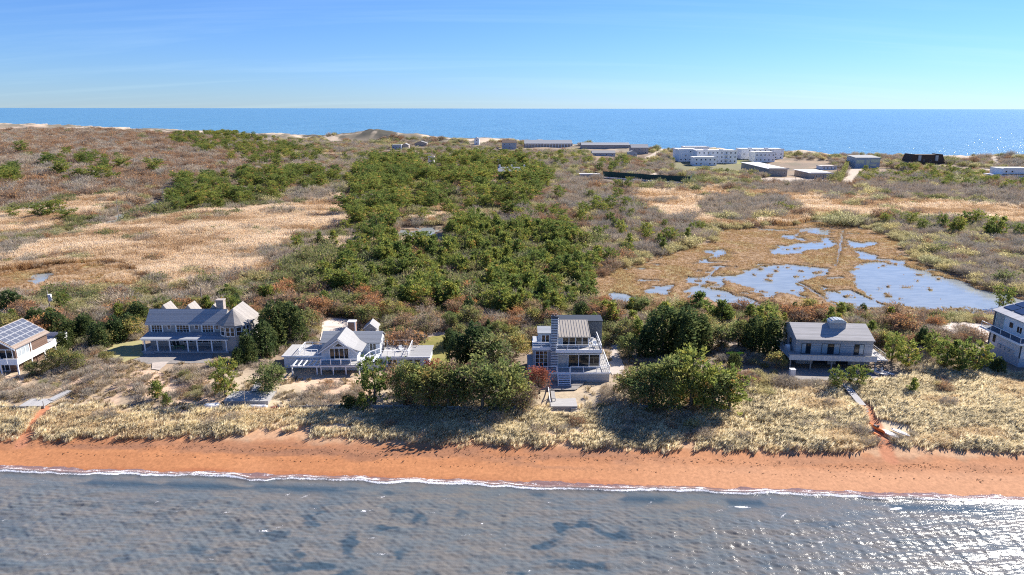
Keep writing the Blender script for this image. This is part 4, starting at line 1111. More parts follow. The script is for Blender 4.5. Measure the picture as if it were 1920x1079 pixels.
def house_porch():
    T = Thing('beach_house', (-58, 117, 2.6), 'long grey shingled house with white columned porch and turret wing', 'house', 'houses along the bay beach')
    W = mt['white_trim']; S = mt['grey_shingle_wall']
    T.box('porch_floor', -66.2, -50.6, 115.0, 118.4, 2.5, 2.85, mt['deck_boards'])
    for i, (a, b) in enumerate(((-65.9, -63.4), (-65.7, -63.6), (-65.5, -63.8))): T.box('porch_step', a, b, 114.2 + .27 * i, 114.5 + .27 * i, 2.6, 2.62 + .08 * i + .02, mt['deck_boards'])
    for x in (-65.6, -63.3, -61.1, -57.9, -56.2, -53.6, -51.0): T.box('porch_column', x - .1, x + .1, 115.25, 115.45, 2.852, 4.9, W)
    T.box('porch_beam', -66.0, -50.6, 115.15, 115.5, 4.9, 5.15, W)
    T.slab('porch_roof', [(-66.2, 114.95, 5.2), (-50.4, 114.95, 5.2), (-50.4, 118.3, 5.62), (-66.2, 118.3, 5.62)], .05, mt['grey_roof'])
    T.box('wall', -66.0, -52.6, 118.0, 121.4, 2.5, 7.1, S)
    for a, b in ((-62.8, -60.6), (-60.0, -58.2), (-57.4, -54.4), (-54.0, -52.8)): T.window('f', a, b, 3.5 if a > -60.5 else 2.95, 4.75, 118.0, 3, 2)
    for a, b in ((-65.4, -63.5), (-60.9, -58.6), (-56.2, -54.2)):
        T.boxes('door_casing', [(a - .18, a - .01, 117.9, 117.997, 5.5, 7.05), (b + .01, b + .18, 117.9, 117.997, 5.5, 7.05)], W)
        T.window('f', a, b, 5.55, 6.98, 118.0, 4, 3, fw=.06, name='glass_door')
    for a in (-62.6, -57.6, -53.9): T.window('f', a, a + .75, 6.1, 6.95, 118.0, 1, 2, fw=.09)
    T.box('eave_board', -66.3, -52.4, 117.52, 117.6, 7.0, 7.17, W)
    rf = T.slab('roof', [(-66.3, 117.5, 7.2), (-52.0, 117.5, 7.2), (-52.0, 119.75, 9.45), (-66.3, 119.75, 9.45)], .1, mt['grey_roof'])
    T.slab('rear_roof', [(-66.3, 119.752, 9.45), (-52.0, 119.752, 9.45), (-52.0, 122.3, 7.1), (-66.3, 122.3, 7.1)], .1, mt['weathered_roof'])
    for sx in (-66.2, -52.15):
        T.prism('gable_wall', [(117.7, 7.102), (119.75, 9.3), (121.8, 7.102)], sx, sx + .15, 'x', S)
    for x in (-64.0, -59.5, -54.9):
        T.mesh('rear_dormer', [(x - 1.2, 120.2, 8.4), (x + 1.2, 120.2, 8.4), (x, 120.2, 10.05), (x - 1.2, 123.2, 8.4), (x + 1.2, 123.2, 8.4), (x, 123.2, 10.05)], [(0, 1, 2), (5, 4, 3), (1, 4, 5, 2), (0, 2, 5, 3), (0, 3, 4, 1)], mt['weathered_roof'])
    ch = T.box('chimney', -54.1, -52.8, 119.9, 121.0, 8.0, 10.9, mt['chimney_light'])
    T.box('chimney_cap', -54.2, -52.7, 119.8, 121.1, 10.902, 11.08, mt['chimney_light'], ch)
    # turret wing: ridge running back, many-sided bay in front
    oc = [(-47.5, 122.2), (-52.9, 122.2), (-52.9, 117.6), (-52.1, 116.1), (-51.0, 115.4), (-49.2, 115.4), (-48.2, 116.1), (-47.5, 117.6)]
    T.prism('turret_wall', oc, 2.5, 7.6, 'z', S)
    cx, cy = -50.2, 118.6
    oo = [(cx + (a - cx) * 1.1, cy + (b - cy) * 1.09, 7.62) for a, b in oc]
    V = oo + [(cx, 117.7, 10.15), (cx, 122.5, 10.15)] + [(a, b, 7.42) for a, b, _ in oo]
    F = [(1, 2, 8, 9), (7, 0, 9, 8), (0, 1, 9)] + [(k, k + 1, 8) for k in range(2, 7)] + [(10 + k, 10 + (k + 1) % 8, (k + 1) % 8, k) for k in range(8)] + [tuple(range(10, 18))[::-1]]
    T.mesh('turret_roof', V, F, mt['weathered_roof'])
    for k in (2, 3, 4, 5, 6):
        a0, a1 = Vector((*oc[k], 0)), Vector((*oc[k + 1], 0)); d = (a1 - a0); nrm = Vector((d.y, -d.x, 0)).normalized()
        if nrm.y > 0: nrm = -nrm
        for f0, f1 in (((.06, .48), (.52, .94)) if d.length > 1.6 else ((.1, .9),)):
            def P(f, o, z): q = a0 + d * f + nrm * o; return (q.x, q.y, z)
            def pan(f0, f1, z0, z1, o0, o1):
                return [P(f0, o0, z0), P(f1, o0, z0), P(f1, o1, z0), P(f0, o1, z0), P(f0, o0, z1), P(f1, o0, z1), P(f1, o1, z1), P(f0, o1, z1)]
            wd = T.mesh('window', pan(f0, f1, 5.6, 7.3, .0, .07), BOXF, W)
            e = .09 / d.length
            T.mesh('pane', pan(f0 + e, f1 - e, 5.72, 6.42, .072, .08), BOXF, mt['window_glass'], wd)
            T.mesh('pane', pan(f0 + e, f1 - e, 6.5, 7.2, .072, .08), BOXF, mt['window_glass'], wd)
    return T

def house_gable():
    T = Thing('beach_house', (-29, 108, 2.2), 'pale blue clapboard house with big front gable, pergola and roof terraces', 'house', 'houses along the bay beach')
    W = mt['white_trim']; S = mt['pale_clapboard']
    # main body, ridge along X
    T.box('wall', -33.0, -22.9, 112.0, 116.2, 2.0, 5.75, S)
    T.slab('roof', [(-33.2, 111.7, 5.72), (-22.7, 111.7, 5.72), (-22.7, 114.1, 7.12), (-33.2, 114.1, 7.12)], .1, mt['grey_roof'])
    T.slab('rear_roof', [(-33.2, 114.102, 7.12), (-22.7, 114.102, 7.12), (-22.7, 116.6, 5.72), (-33.2, 116.6, 5.72)], .1, mt['pale_roof'])
    T.prism('gable_wall', [(112.0, 5.752), (114.1, 6.98), (116.2, 5.752)], -23.05, -22.9, 'x', S)
    T.prism('gable_wall', [(112.0, 5.752), (114.1, 6.98), (116.2, 5.752)], -33.0, -32.85, 'x', S)
    T.window('f', -24.75, -23.5, 4.2, 5.6, 112.0, 2, 1, fw=.12)
    T.window('r', 113.2, 114.0, 4.6, 5.7, -22.9, 1, 2); T.window('r', 114.6, 115.4, 4.6, 5.7, -22.9, 1, 2)
    n = 14; ring = [(-25.55 + .28 * math.cos(2 * math.pi * k / n), 5.15 + .28 * math.sin(2 * math.pi * k / n)) for k in range(n)]
    T.prism('round_window', ring, 111.93, 111.995, 'y', W)
    T.prism('round_pane', [(-25.55 + .18 * math.cos(2 * math.pi * k / n), 5.15 + .18 * math.sin(2 * math.pi * k / n)) for k in range(n)], 111.91, 111.928, 'y', mt['window_glass'])
    T.box('lower_wall', -32.0, -22.4, 107.9, 112.2, 2.0, 3.75, S)
    # front gable wing
    T.mesh('gable_front', [(-32.0,108,3.76),(-26.0,108,3.76),(-26.0,108,5.6),(-29.0,108,7.7),(-32.0,108,5.6),(-32.0,112,3.76),(-26.0,112,3.76),(-26.0,112,5.6),(-29.0,112,7.7),(-32.0,112,5.6)],
           [(0,1,2,3,4),(9,8,7,6,5),(1,6,7,2),(5,0,4,9),(0,5,6,1),(2,7,8,3),(3,8,9,4)], S)
    T.mesh('gable_roof', *gableroof(-29.0, 107.5, 113.9, 7.95, [(-1.5, -1.05), (-3.3, -2.35)], .12), mt['pale_roof'], None, 'sunlit swooping left slope')
    T.mesh('gable_roof', *gableroof(-29.0, 107.5, 113.9, 7.95, [(1.4, -1.1), (2.6, -1.85), (3.9, -2.3)], .12), mt['pale_roof'])
    T.mesh('rake_board', *rake(-29.0, 107.42, 7.82, -3.35, -2.4, .22), W); T.mesh('rake_board', *rake(-29.0, 107.42, 7.82, 3.3, -2.36, .22), W)
    T.window('f', -30.6, -27.35, 4.15, 6.15, 108.0, 4, 1, fw=.1)
    tr = T.mesh('gable_window', [(-30.1,107.93,6.3),(-27.9,107.93,6.3),(-29.0,107.93,7.15),(-30.1,107.998,6.3),(-27.9,107.998,6.3),(-29.0,107.998,7.15)], [(0,1,2),(5,4,3),(0,3,4,1),(1,4,5,2),(2,5,3,0)], W)
    T.mesh('gable_pane', [(-29.75,107.92,6.4),(-28.25,107.92,6.4),(-29.0,107.92,6.97),(-29.75,107.929,6.4),(-28.25,107.929,6.4),(-29.0,107.929,6.97)], [(0,1,2),(5,4,3),(0,3,4,1),(1,4,5,2),(2,5,3,0)], mt['window_glass'], tr)
    # veranda deck over posts
    T.box('veranda_deck', -31.7, -24.9, 105.9, 107.9, 3.752, 3.9, mt['deck_boards'])
    T.box('veranda_beam', -36.6, -24.8, 105.85, 106.05, 3.55, 3.75, W)
    for x in (-36.4, -32.3, -31.6, -29.6, -27.5, -25.3): T.box('veranda_post', x - .09, x + .09, 105.88, 106.04, 2.0, 3.548, W)
    T.box('veranda_sill', -36.5, -24.9, 105.82, 106.0, 1.95, 2.1, W)
    T.box('porch_floor', -36.6, -24.8, 105.82, 108.9, 1.8, 1.948, mt['deck_boards'])
    T.railing([(-31.6, 106.0), (-25.0, 106.0), (-24.2, 109.5), (-22.6, 111.6)], 3.92, .95, .12, 1.7, cables=2, prail=mt['dark_metal'])
    for a, b in ((-31.3, -30.4), (-29.6, -27.9), (-27.0, -25.7)): T.window('f', a, b, 2.85, 3.55, 107.9, 2, 2)
    # pergola
    for i in range(6):
        x = -36.2 + i * .86
        T.box('pergola_rafter', x - .07, x + .07, 105.7, 109.0, 3.76, 3.92, W)
    T.box('pergola_beam', -36.6, -31.8, 108.75, 108.95, 3.5, 3.758, W)
    # left flat wing
    T.box('wing_wall', -38.7, -32.2, 109.0, 114.3, 1.9, 4.3, S)
    T.box('wing_roof', -38.95, -32.1, 108.8, 114.5, 4.302, 4.45, mt['pale_deck'])
    T.box('wing_fascia', -38.97, -32.1, 108.72, 108.797, 4.2, 4.47, W)
    T.railing([(-33.0, 109.3), (-36.2, 109.3), (-36.2, 113.2), (-32.4, 113.2)], 4.46, .85, .07, 1.1, cables=2)
    # right flat wing with roof terrace
    T.box('wing_wall', -22.3, -14.2, 109.5, 115.0, 1.9, 3.95, S)
    T.box('wing_roof', -22.35, -13.95, 109.3, 115.2, 3.952, 4.12, mt['pale_roof'])
    T.box('terrace_boards', -22.3, -17.6, 109.5, 115.1, 4.122, 4.16, mt['deck_boards'])
    T.box('wing_fascia', -22.38, -13.92, 109.2, 109.297, 3.85, 4.14, W)
    T.railing([(-22.2, 109.45), (-17.7, 109.45), (-17.7, 115.0), (-22.2, 115.0), ], 4.17, .9, .1, 1.25, cables=2, fill=None)
    for a, b, n in ((-21.2, -19.5, 2), (-18.5, -16.9, 2), (-16.7, -15.6, 1)): T.window('f', a, b, 2.3, 3.6, 109.5, n, 2)
    ch = T.box('chimney', -29.4, -28.1, 116.7, 117.7, 2.0, 7.9, mt['brick'])
    T.box('chimney_cap', -29.5, -28.0, 116.6, 117.8, 7.902, 8.02, W, ch)
    T.boxes('chimney_corner', [(-28.22, -28.05, 116.62, 116.69, 5.0, 7.9)], W, ch)
    return T

def gableroof(x, y0, y1, z, prof, t):
    pr_ = [(0, 0)] + list(prof)
    V = []; F = []
    for (dx, dz) in pr_:
        V += [(x + dx, y0, z + dz), (x + dx, y1, z + dz), (x + dx, y0, z + dz - t), (x + dx, y1, z + dz - t)]
    for i in range(len(pr_) - 1):
        a = i * 4; b = a + 4
        F += [(a, a + 1, b + 1, b), (a + 2, b + 2, b + 3, a + 3), (a, b, b + 2, a + 2), (a + 1, a + 3, b + 3, b + 1)]
    k = (len(pr_) - 1) * 4
    F += [(k, k + 1, k + 3, k + 2), (0, 2, 3, 1)]
    return V, F
def rake(x, y, z, dx, dz, h):
    a, b = (x, z), (x + dx, z + dz)
    return [(a[0], y, a[1] - h), (b[0], y, b[1] - h), (b[0], y + .07, b[1] - h), (a[0], y + .07, a[1] - h), (a[0], y, a[1]), (b[0], y, b[1]), (b[0], y + .07, b[1]), (a[0], y + .07, a[1])], BOXF

def house_solar():
    T = Thing('beach_house', (-86, 108, 2.2), 'brown shingled house with grey solar panels over a white balcony', 'house', 'houses along the bay beach')
    W = mt['white_trim']; S = mt['brown_shingle_wall']
    T.box('wall', -90.6, -82.6, 107.0, 115.0, 2.0, 6.4, S)
    T.prism('gable_wall', [(-90.6, 6.402), (-86.6, 8.85), (-82.6, 6.402)], 107.0, 107.2, 'y', S)
    ang = (9.05 - 6.45) / 4.3
    rf = T.slab('roof', [(-86.6, 106.5, 9.05), (-82.2, 106.5, 6.4), (-82.2, 115.4, 6.4), (-86.6, 115.4, 9.05)], .12, M('brown_roof', (.34, .27, .22), (.24, .19, .16), 5, .9, lines=('Z', .1, .25)))
    T.slab('rear_roof', [(-91.0, 106.5, 6.4), (-86.602, 106.5, 9.05), (-86.602, 115.4, 9.05), (-91.0, 115.4, 6.4)], .12, mt['brown_roof'])
    for i in range(4):
        for j in range(7):
            a0, a1 = .04 + i * .205, .04 + i * .205 + .197
            y0, y1 = 106.75 + j * 1.2, 106.75 + j * 1.2 + 1.16
            def P(a, y, o): return (-86.6 + 4.4 * a + o * .52, y, 9.05 - 2.65 * a + o * .86)
            V = [P(a0, y0, .05), P(a1, y0, .05), P(a1, y1, .05), P(a0, y1, .05), P(a0, y0, .1), P(a1, y0, .1), P(a1, y1, .1), P(a0, y1, .1)]
            p = T.mesh('solar_panel', V, BOXF, mt['solar_rim'], rf)
            e = .012
            V = [P(a0 + e, y0 + .06, .1005), P(a1 - e, y0 + .06, .1005), P(a1 - e, y1 - .06, .1005), P(a0 + e, y1 - .06, .1005), P(a0 + e, y0 + .06, .108), P(a1 - e, y0 + .06, .108), P(a1 - e, y1 - .06, .108), P(a0 + e, y1 - .06, .108)]
            T.mesh('solar_face', V, BOXF, mt['solar_cell'], rf)
    T.mesh('rake_board', *rake(-86.6, 106.42, 8.95, 4.45, -2.68, .22), W); T.mesh('rake_board', *rake(-86.6, 106.42, 8.95, -4.4, -2.65, .22), W)
    T.window('f', -90.2, -86.7, 4.4, 6.15, 107.0, 3, 1, fw=.12); T.window('f', -86.4, -83.0, 4.4, 6.15, 107.0, 3, 1, fw=.12)
    for a, b in ((-90.0, -88.2), (-87.9, -86.0), (-85.6, -83.9)): T.window('f', a, b, 2.3, 3.9, 107.0, 2, 1, fw=.12, name='glass_door')
    wn = T.window('r', 107.3, 110.3, 4.5, 6.1, -82.6, 3, 1, fw=.12)
    for c in wn.children: c.data.materials[0] = mt['curtain_glass']
    T.box('corner_board', -82.62, -82.5, 110.6, 110.8, 4.0, 6.3, W)
    T.boxes('balcony', [(-91.4, -81.5, 105.6, 106.98, 4.0, 4.15), (-82.58, -81.5, 106.982, 115.5, 4.0, 4.15)], mt['pale_deck'])
    for i in range(6): T.box('balcony_panel', -91.4 + i * 1.67, -91.4 + i * 1.67 + 1.62, 105.55, 105.62, 3.95, 4.95, W)
    for i in range(6): T.box('balcony_panel', -81.5, -81.42, 105.65 + i * 1.65, 105.65 + i * 1.65 + 1.6, 3.95, 4.9, W)
    T.box('balcony_rail', -91, -81.35, 105.5, 105.66, 4.952, 5.02, W); T.box('balcony_rail', -81.5, -81.35, 105.662, 115.5, 4.952, 5.02, W)
    for x in (-90.8, -87.6, -84.4, -81.6): T.box('balcony_post', x - .1, x + .1, 105.62, 105.8, 2.0, 3.998, W)
    for y in (109, 112.3, 115.2): T.box('balcony_post', -81.65, -81.52, y, y + .18, 2.0, 3.998, W)
    T.box('terrace', -86.5, -82.0, 115.502, 119.6, 4.0, 4.15, mt['pale_deck'])
    for i in range(3): T.box('balcony_panel', -86.4 + i * 1.45, -85.0 + i * 1.45, 119.6, 119.67, 3.95, 5.0, W)
    for i in range(2): T.box('balcony_panel', -82.0, -81.92, 115.55 + i * 2, 117.45 + i * 2, 3.95, 5.0, W)
    for x, y in ((-82.2, 115.8), (-82.2, 119.2)): T.box('terrace_post', x - .1, x + .1, y, y + .2, 2.0, 3.998, W)
    return T

def house_white():
    T = Thing('beach_house', (90, 110, 2.6), 'tall white house with slate balcony and solar panels on a seamed roof', 'house', 'houses along the bay beach')
    W = mt['white_clapboard']; Tm = mt['white_trim']
    T.box('base', 85.8, 100, 108.6, 116.5, 2.3, 4.2, M('grey_block', (.46, .50, .55), (.41, .45, .5), 3, .85))
    T.box('wall', 85.82, 100, 108.62, 116.5, 4.202, 7.1, W)
    T.box('balcony', 84.3, 100, 107.2, 117.2, 7.102, 7.3, M('slate_deck', (.15, .165, .185), (.11, .12, .14), 4, .8, lines=('X', .15, .15)))
    T.boxes('balcony_fascia', [(84.2, 84.297, 107.1, 117.2, 7.0, 7.34), (84.3, 100, 107.1, 107.197, 7.0, 7.34)], Tm)
    T.box('upper_wall', 86.4, 100, 109.6, 116.9, 7.302, 10.2, W)
    rf = T.slab('roof', [(86.0, 109.1, 10.3), (86.0, 117.4, 10.3), (91.5, 117.4, 11.9), (91.5, 109.1, 11.9)][::-1], .14, M('seamed_roof', (.44, .44, .44), (.36, .36, .37), 2, .5, metal=.3, lines=('Y', .4, .12)))
    T.slab('rear_roof', [(91.502, 109.1, 11.9), (91.502, 117.4, 11.9), (100, 117.4, 9.6), (100, 109.1, 9.6)][::-1], .14, mt['seamed_roof'])
    for i in range(3):
        for j in range(2):
            y0 = 109.6 + i * 2.5; a0 = .30 + j * .33
            def P(a, y, o): return (86 + 5.5 * a, y, 10.3 + 1.6 * a + o)
            V = [P(a0, y0, .06), P(a0 + .3, y0, .06), P(a0 + .3, y0 + 2.3, .06), P(a0, y0 + 2.3, .06), P(a0, y0, .12), P(a0 + .3, y0, .12), P(a0 + .3, y0 + 2.3, .12), P(a0, y0 + 2.3, .12)]
            T.mesh('solar_panel', V, BOXF, mt['solar_dark'], rf)
    T.window('l', 114.4, 116.4, 7.4, 9.9, 86.4, 2, 1, fm=M('pale_green_trim', (.45, .52, .47), (.4, .47, .42), 3, .6), name='glass_door', gm=mt['curtain_glass'])
    T.window('l', 112.2, 113.0, 8.4, 9.3, 86.4, 1, 2, fm=mt['dark_metal']); T.window('l', 109.9, 111.2, 8.0, 9.2, 86.4, 2, 1)
    T.window('l', 114.9, 115.5, 4.9, 6.6, 85.82, 1, 2, fm=mt['dark_metal'])
    T.box('corner_board', 85.7, 85.815, 108.55, 108.75, 4.2, 7.1, mt['stripe_dark']); T.box('corner_board', 85.7, 85.815, 116.3, 116.5, 4.2, 7.1, mt['stripe_dark']); T.box('corner_board', 86.28, 86.395, 116.6, 116.9, 7.3, 10.15, mt['stripe_dark'])
    for i in range(4): T.box('utility_meter', 85.6, 85.817, 110 + i * 1.1, 110.7 + i * 1.1, 4.4, 5.1, M('meter_grey', (.5, .52, .55), (.45, .47, .5), 3, .5))
    T.railing([(84.4, 117.0), (84.4, 107.3), (96, 107.3)], 7.31, .9, .06, 2.4, mt['white_trim'], cables=2, prail=mt['dark_metal'])
    return T

house_tan(); house_plank(); house_porch(); house_gable(); house_solar(); house_white()

# garden shed
T = Thing('garden_shed', (-27.0, 124.5, 2.5), 'small dark grey gabled shed with white trim behind the pale blue house', 'shed')
T.box('wall', -28.1, -25.9, 124, 126.5, 2.4, 4.5, mt['dark_slate_wall'])
T.prism('gable_wall', [(-28.1, 4.502), (-27.0, 5.35), (-25.9, 4.502)], 124.0, 126.5, 'y', mt['dark_slate_wall'])
T.slab('roof', [(-28.4, 123.8, 4.35), (-27.0, 123.8, 5.52), (-27.0, 126.7, 5.52), (-28.4, 126.7, 4.35)], .08, mt['pale_roof'])
T.slab('roof', [(-26.998, 123.8, 5.52), (-25.6, 123.8, 4.35), (-25.6, 126.7, 4.35), (-26.998, 126.7, 5.52)], .08, mt['pale_roof'])
T.mesh('rake_board', *rake(-27.0, 123.7, 5.5, 1.42, -1.18, .14), mt['white_trim']); T.mesh('rake_board', *rake(-27.0, 123.7, 5.5, -1.42, -1.18, .14), mt['white_trim'])
for x in (-28.1, -26.0): T.box('corner_board', x, x + .12, 123.9, 123.997, 2.4, 4.5, mt['white_trim'])

# ------------------------------------------------------------------ decks, boardwalks, bulkhead
T = Thing('beach_platform', (8.0, 95.6, 2.0), 'square weathered deck with built-in bench below the white stairs', 'deck')
T.boxes('frame', [(5.8, 9.65, 92.85, 92.97, 1.6, 2.5), (5.8, 9.65, 98.4, 98.5, 1.6, 2.5), (5.8, 5.92, 92.98, 98.39, 1.6, 2.5), (9.53, 9.65, 92.98, 98.39, 1.6, 2.5)], mt['grey_board'])
for i in range(22):
    T.box('board', 5.78, 9.67, 92.85 + i * .257, 92.85 + i * .257 + .24, 2.502, 2.55, mt['deck_boards'])
T.boxes('bench', [(5.95, 6.55, 94.6, 97.6, 2.95, 3.02), (5.95, 6.05, 94.6, 94.7, 2.552, 2.948), (5.95, 6.05, 97.5, 97.6, 2.552, 2.948), (6.45, 6.55, 94.6, 94.7, 2.552, 2.948), (6.45, 6.55, 97.5, 97.6, 2.552, 2.948)], mt['grey_board'])
T.boxes('side_rail', [(5.6, 5.7, 92.9, 98.4, 3.2, 3.3), (5.6, 5.7, 93, 93.1, 1.8, 3.2), (5.6, 5.7, 95.6, 95.7, 1.8, 3.2), (5.6, 5.7, 98.2, 98.3, 1.8, 3.2)], mt['white_trim'])
for i in range(3): T.box('step', 8.7, 9.6, 92.5 - i * .3, 92.78 - i * .3, 2.2 - i * .2, 2.26 - i * .2, mt['grey_board'])

def plank_walk(name, label, pts, w, z, group=None, sp_=.32, m='deck_boards'):
    """boardwalk of cross boards on two stringers, following pts (x, y, z)"""
    p0 = pts[0]; T = Thing(name, p0, label, 'boardwalk', group)
    for (a, b) in zip(pts[:-1], pts[1:]):
        a = Vector(a); b = Vector(b); d = b - a; L = d.length; d.normalize(); s_ = Vector((d.y, -d.x, 0)).normalized() * w / 2
        n = int(L / sp_)
        for sd_ in (-.8, .8):
            q0 = a + s_ * sd_; q1 = b + s_ * sd_
            T.mesh('stringer', *obox3(q0, q1, .08, .25, -.28), mt['grey_board'])
        for i in range(n):
            c = a + d * (i * sp_)
            e = c + d * (sp_ * .93)
            T.mesh('board', [c - s_ - Vector((0, 0, .03)), c + s_ - Vector((0, 0, .03)), e + s_ - Vector((0, 0, .03)), e - s_ - Vector((0, 0, .03)), c - s_, c + s_, e + s_, e - s_], BOXF, mt[m])
    return T
def obox3(p, q, t, h, dz):
    d = q - p; n = Vector((-d.y, d.x, 0)).normalized() * t / 2; z0 = Vector((0, 0, dz)); z1 = Vector((0, 0, dz + h - .002))
    return [p - n + z0, q - n + z0, q + n + z0, p + n + z0, p - n + z1, q - n + z1, q + n + z1, p + n + z1], BOXF
def gp(u, v, dz=0): x, y, z = gnd(u, v); return (x, y, z + dz)
plank_walk('boardwalk', 'grey boardwalk running from the plank house down through dune grass', [gp(1584, 724, .5), gp(1598, 742, .5), gp(1617, 765, .5)], 1.05, 0)
T = Thing('boardwalk_step', gp(1619, 769), 'pair of grey wooden steps at the beach end of the boardwalk', 'steps')
a = Vector(gp(1619, 769)); T.box('tread', a.x - .6, a.x + .6, a.y - .15, a.y + .2, a.z + .15, a.z + .24, mt['deck_boards']); T.box('tread', a.x - .6, a.x + .6, a.y - .5, a.y - .16, a.z - .02, a.z + .07, mt['deck_boards'])
plank_walk('boardwalk', 'pale angled boardwalk ending at a small platform in the left dune', [gp(131, 737, .35), gp(92, 757, .35)], 1.1, 0, m='pale_deck')
T = Thing('viewing_platform', gp(68, 760), 'low pale wooden platform at the end of the left boardwalk', 'deck')
a = Vector(gp(68, 762))
for i in range(12): T.box('board', a.x - 1.9, a.x + 1.9, a.y - .9 + i * .22, a.y - .9 + i * .22 + .2, a.z + .3, a.z + .35, mt['pale_deck'])
T.boxes('frame', [(a.x - 1.85, a.x + 1.85, a.y - .85, a.y - .75, a.z - .3, a.z + .298), (a.x - 1.85, a.x + 1.85, a.y + 1.55, a.y + 1.65, a.z - .3, a.z + .298)], mt['grey_board'])
T.box('post', a.x + 1.75, a.x + 1.85, a.y - .95, a.y - .86, a.z, a.z + 1.1, mt['grey_board'])
T = Thing('wooden_platform', gp(468, 752), 'shaded grey wooden platform beside the upturned white boats', 'deck')
a = Vector(gp(468, 752))
for i in range(14): T.box('board', a.x - 3.3, a.x + 3.4, a.y - 1.5 + i * .27, a.y - 1.5 + i * .27 + .25, a.z + .55, a.z + .6, mt['deck_boards'])
T.boxes('frame', [(a.x - 3.25, a.x + 3.35, a.y - 1.48, a.y - 1.38, a.z - .3, a.z + .548), (a.x - 3.25, a.x + 3.35, a.y + 2.1, a.y + 2.2, a.z - .3, a.z + .548), (a.x + 3.2, a.x + 3.3, a.y - 1.37, a.y + 2.09, a.z - .2, a.z + .546)], mt['grey_board'])
T.boxes('back_rail', [(a.x + .2, a.x + 3.4, a.y + 2.25, a.y + 2.33, a.z + 1.0, a.z + 1.1), (a.x + .2, a.x + .3, a.y + 2.25, a.y + 2.33, a.z, a.z + .99), (a.x + 3.3, a.x + 3.4, a.y + 2.25, a.y + 2.33, a.z, a.z + .99)], mt['grey_board'])
plank_walk('boardwalk', 'short grey walkway climbing from the wooden platform to the pines', [gp(478, 741, .6), gp(488, 722, .7)], 1.1, 0)
plank_walk('sand_mat', 'narrow grey mat laid down the sand below the wooden platform', [gp(463, 768, .12), gp(464, 795, .12)], .55, 0)
T = Thing('wooden_post', gp(461, 766), 'leaning driftwood post with bare arms in front of the wooden platform', 'post')
a = Vector(gp(461, 766)); V, F = tube([(a.x, a.y, a.z - .3), (a.x - .05, a.y, a.z + 1.5), (a.x + .05, a.y, a.z + 3.0)], [.1, .08, .04]); T.mesh('stake', V, F, mt['pale_bark'])
T.mesh('arm', *obox3(Vector((a.x + .02, a.y, a.z + 2.9)), Vector((a.x - 1.2, a.y, a.z + 2.4)), .05, .05, 0), mt['pale_bark'])

def bulkhead(name, label, px, h=.7):
    pts = [Vector(gp(u, v)) for u, v in px]; T = Thing(name, pts[0], label, 'retaining wall', 'timber bulkheads along the dune')
    for a, b in zip(pts[:-1], pts[1:]):
        L = (b - a).length; n = max(1, int(L / 2.4))
        for i in range(n):
            p = a + (b - a) * (i / n); q = a + (b - a) * ((i + .985) / n)
            for k in range(3): T.mesh('plank', *obox3(p, q, .07, h / 3 - .02, k * h / 3 - .1), mt['grey_board'])
            T.mesh('stake', [(p.x - .08, p.y - .16, p.z - .5), (p.x + .08, p.y - .16, p.z - .5), (p.x + .08, p.y - .04, p.z - .5), (p.x - .08, p.y - .04, p.z - .5), (p.x - .08, p.y - .16, p.z + h + .12), (p.x + .08, p.y - .16, p.z + h + .12), (p.x + .08, p.y - .04, p.z + h + .12), (p.x - .08, p.y - .04, p.z + h + .12)], BOXF, mt['grey_board'])
bulkhead('timber_bulkhead', 'low weathered bulkhead under the trees before the pale blue house', [(545, 769), (640, 766), (720, 767), (860, 769), (1000, 770)])
bulkhead('timber_bulkhead', 'low weathered bulkhead under the tree clump right of the beach platform', [(1200, 766), (1290, 768), (1362, 769)])
bulkhead('timber_bulkhead', 'low dark bulkhead in the dune grass beside the left viewing platform', [(-60, 770), (30, 770), (50, 771)])

# ------------------------------------------------------------------ boats, boards and yard things
def hull_mesh(name, L, W, Hh, mat, flat=.0, tip=2.0, closed=True, sq=0.0):
    n, k = 15, 9; V = []; F = []
    for i in range(n):
        t = -1 + 2 * i / (n - 1); w = W / 2 * max(.03, 1 - abs(t) ** tip) ** .75
        if sq and t > 0: w = max(w, W / 2 * sq)
        hh = Hh * (1 - .35 * abs(t) ** 2)
        for j in range(k):
            a = math.pi * j / (k - 1); V.append((t * L / 2, -w * math.cos(a), hh * math.sin(a) ** .8 if flat == 0 else hh * min(1, math.sin(a) * flat)))
    for i in range(n - 1):
        for j in range(k - 1): F.append((i * k + j, i * k + j + 1, (i + 1) * k + j + 1, (i + 1) * k + j))
        F.append((i * k, (i + 1) * k, (i + 1) * k + k - 1, i * k + k - 1))
    F.append(tuple(range(k))); F.append(tuple(range((n - 1) * k, n * k))[::-1])
    me = bpy.data.meshes.new(name); me.from_pydata(V, [], F); me.materials.append(mat); me.update(); return me
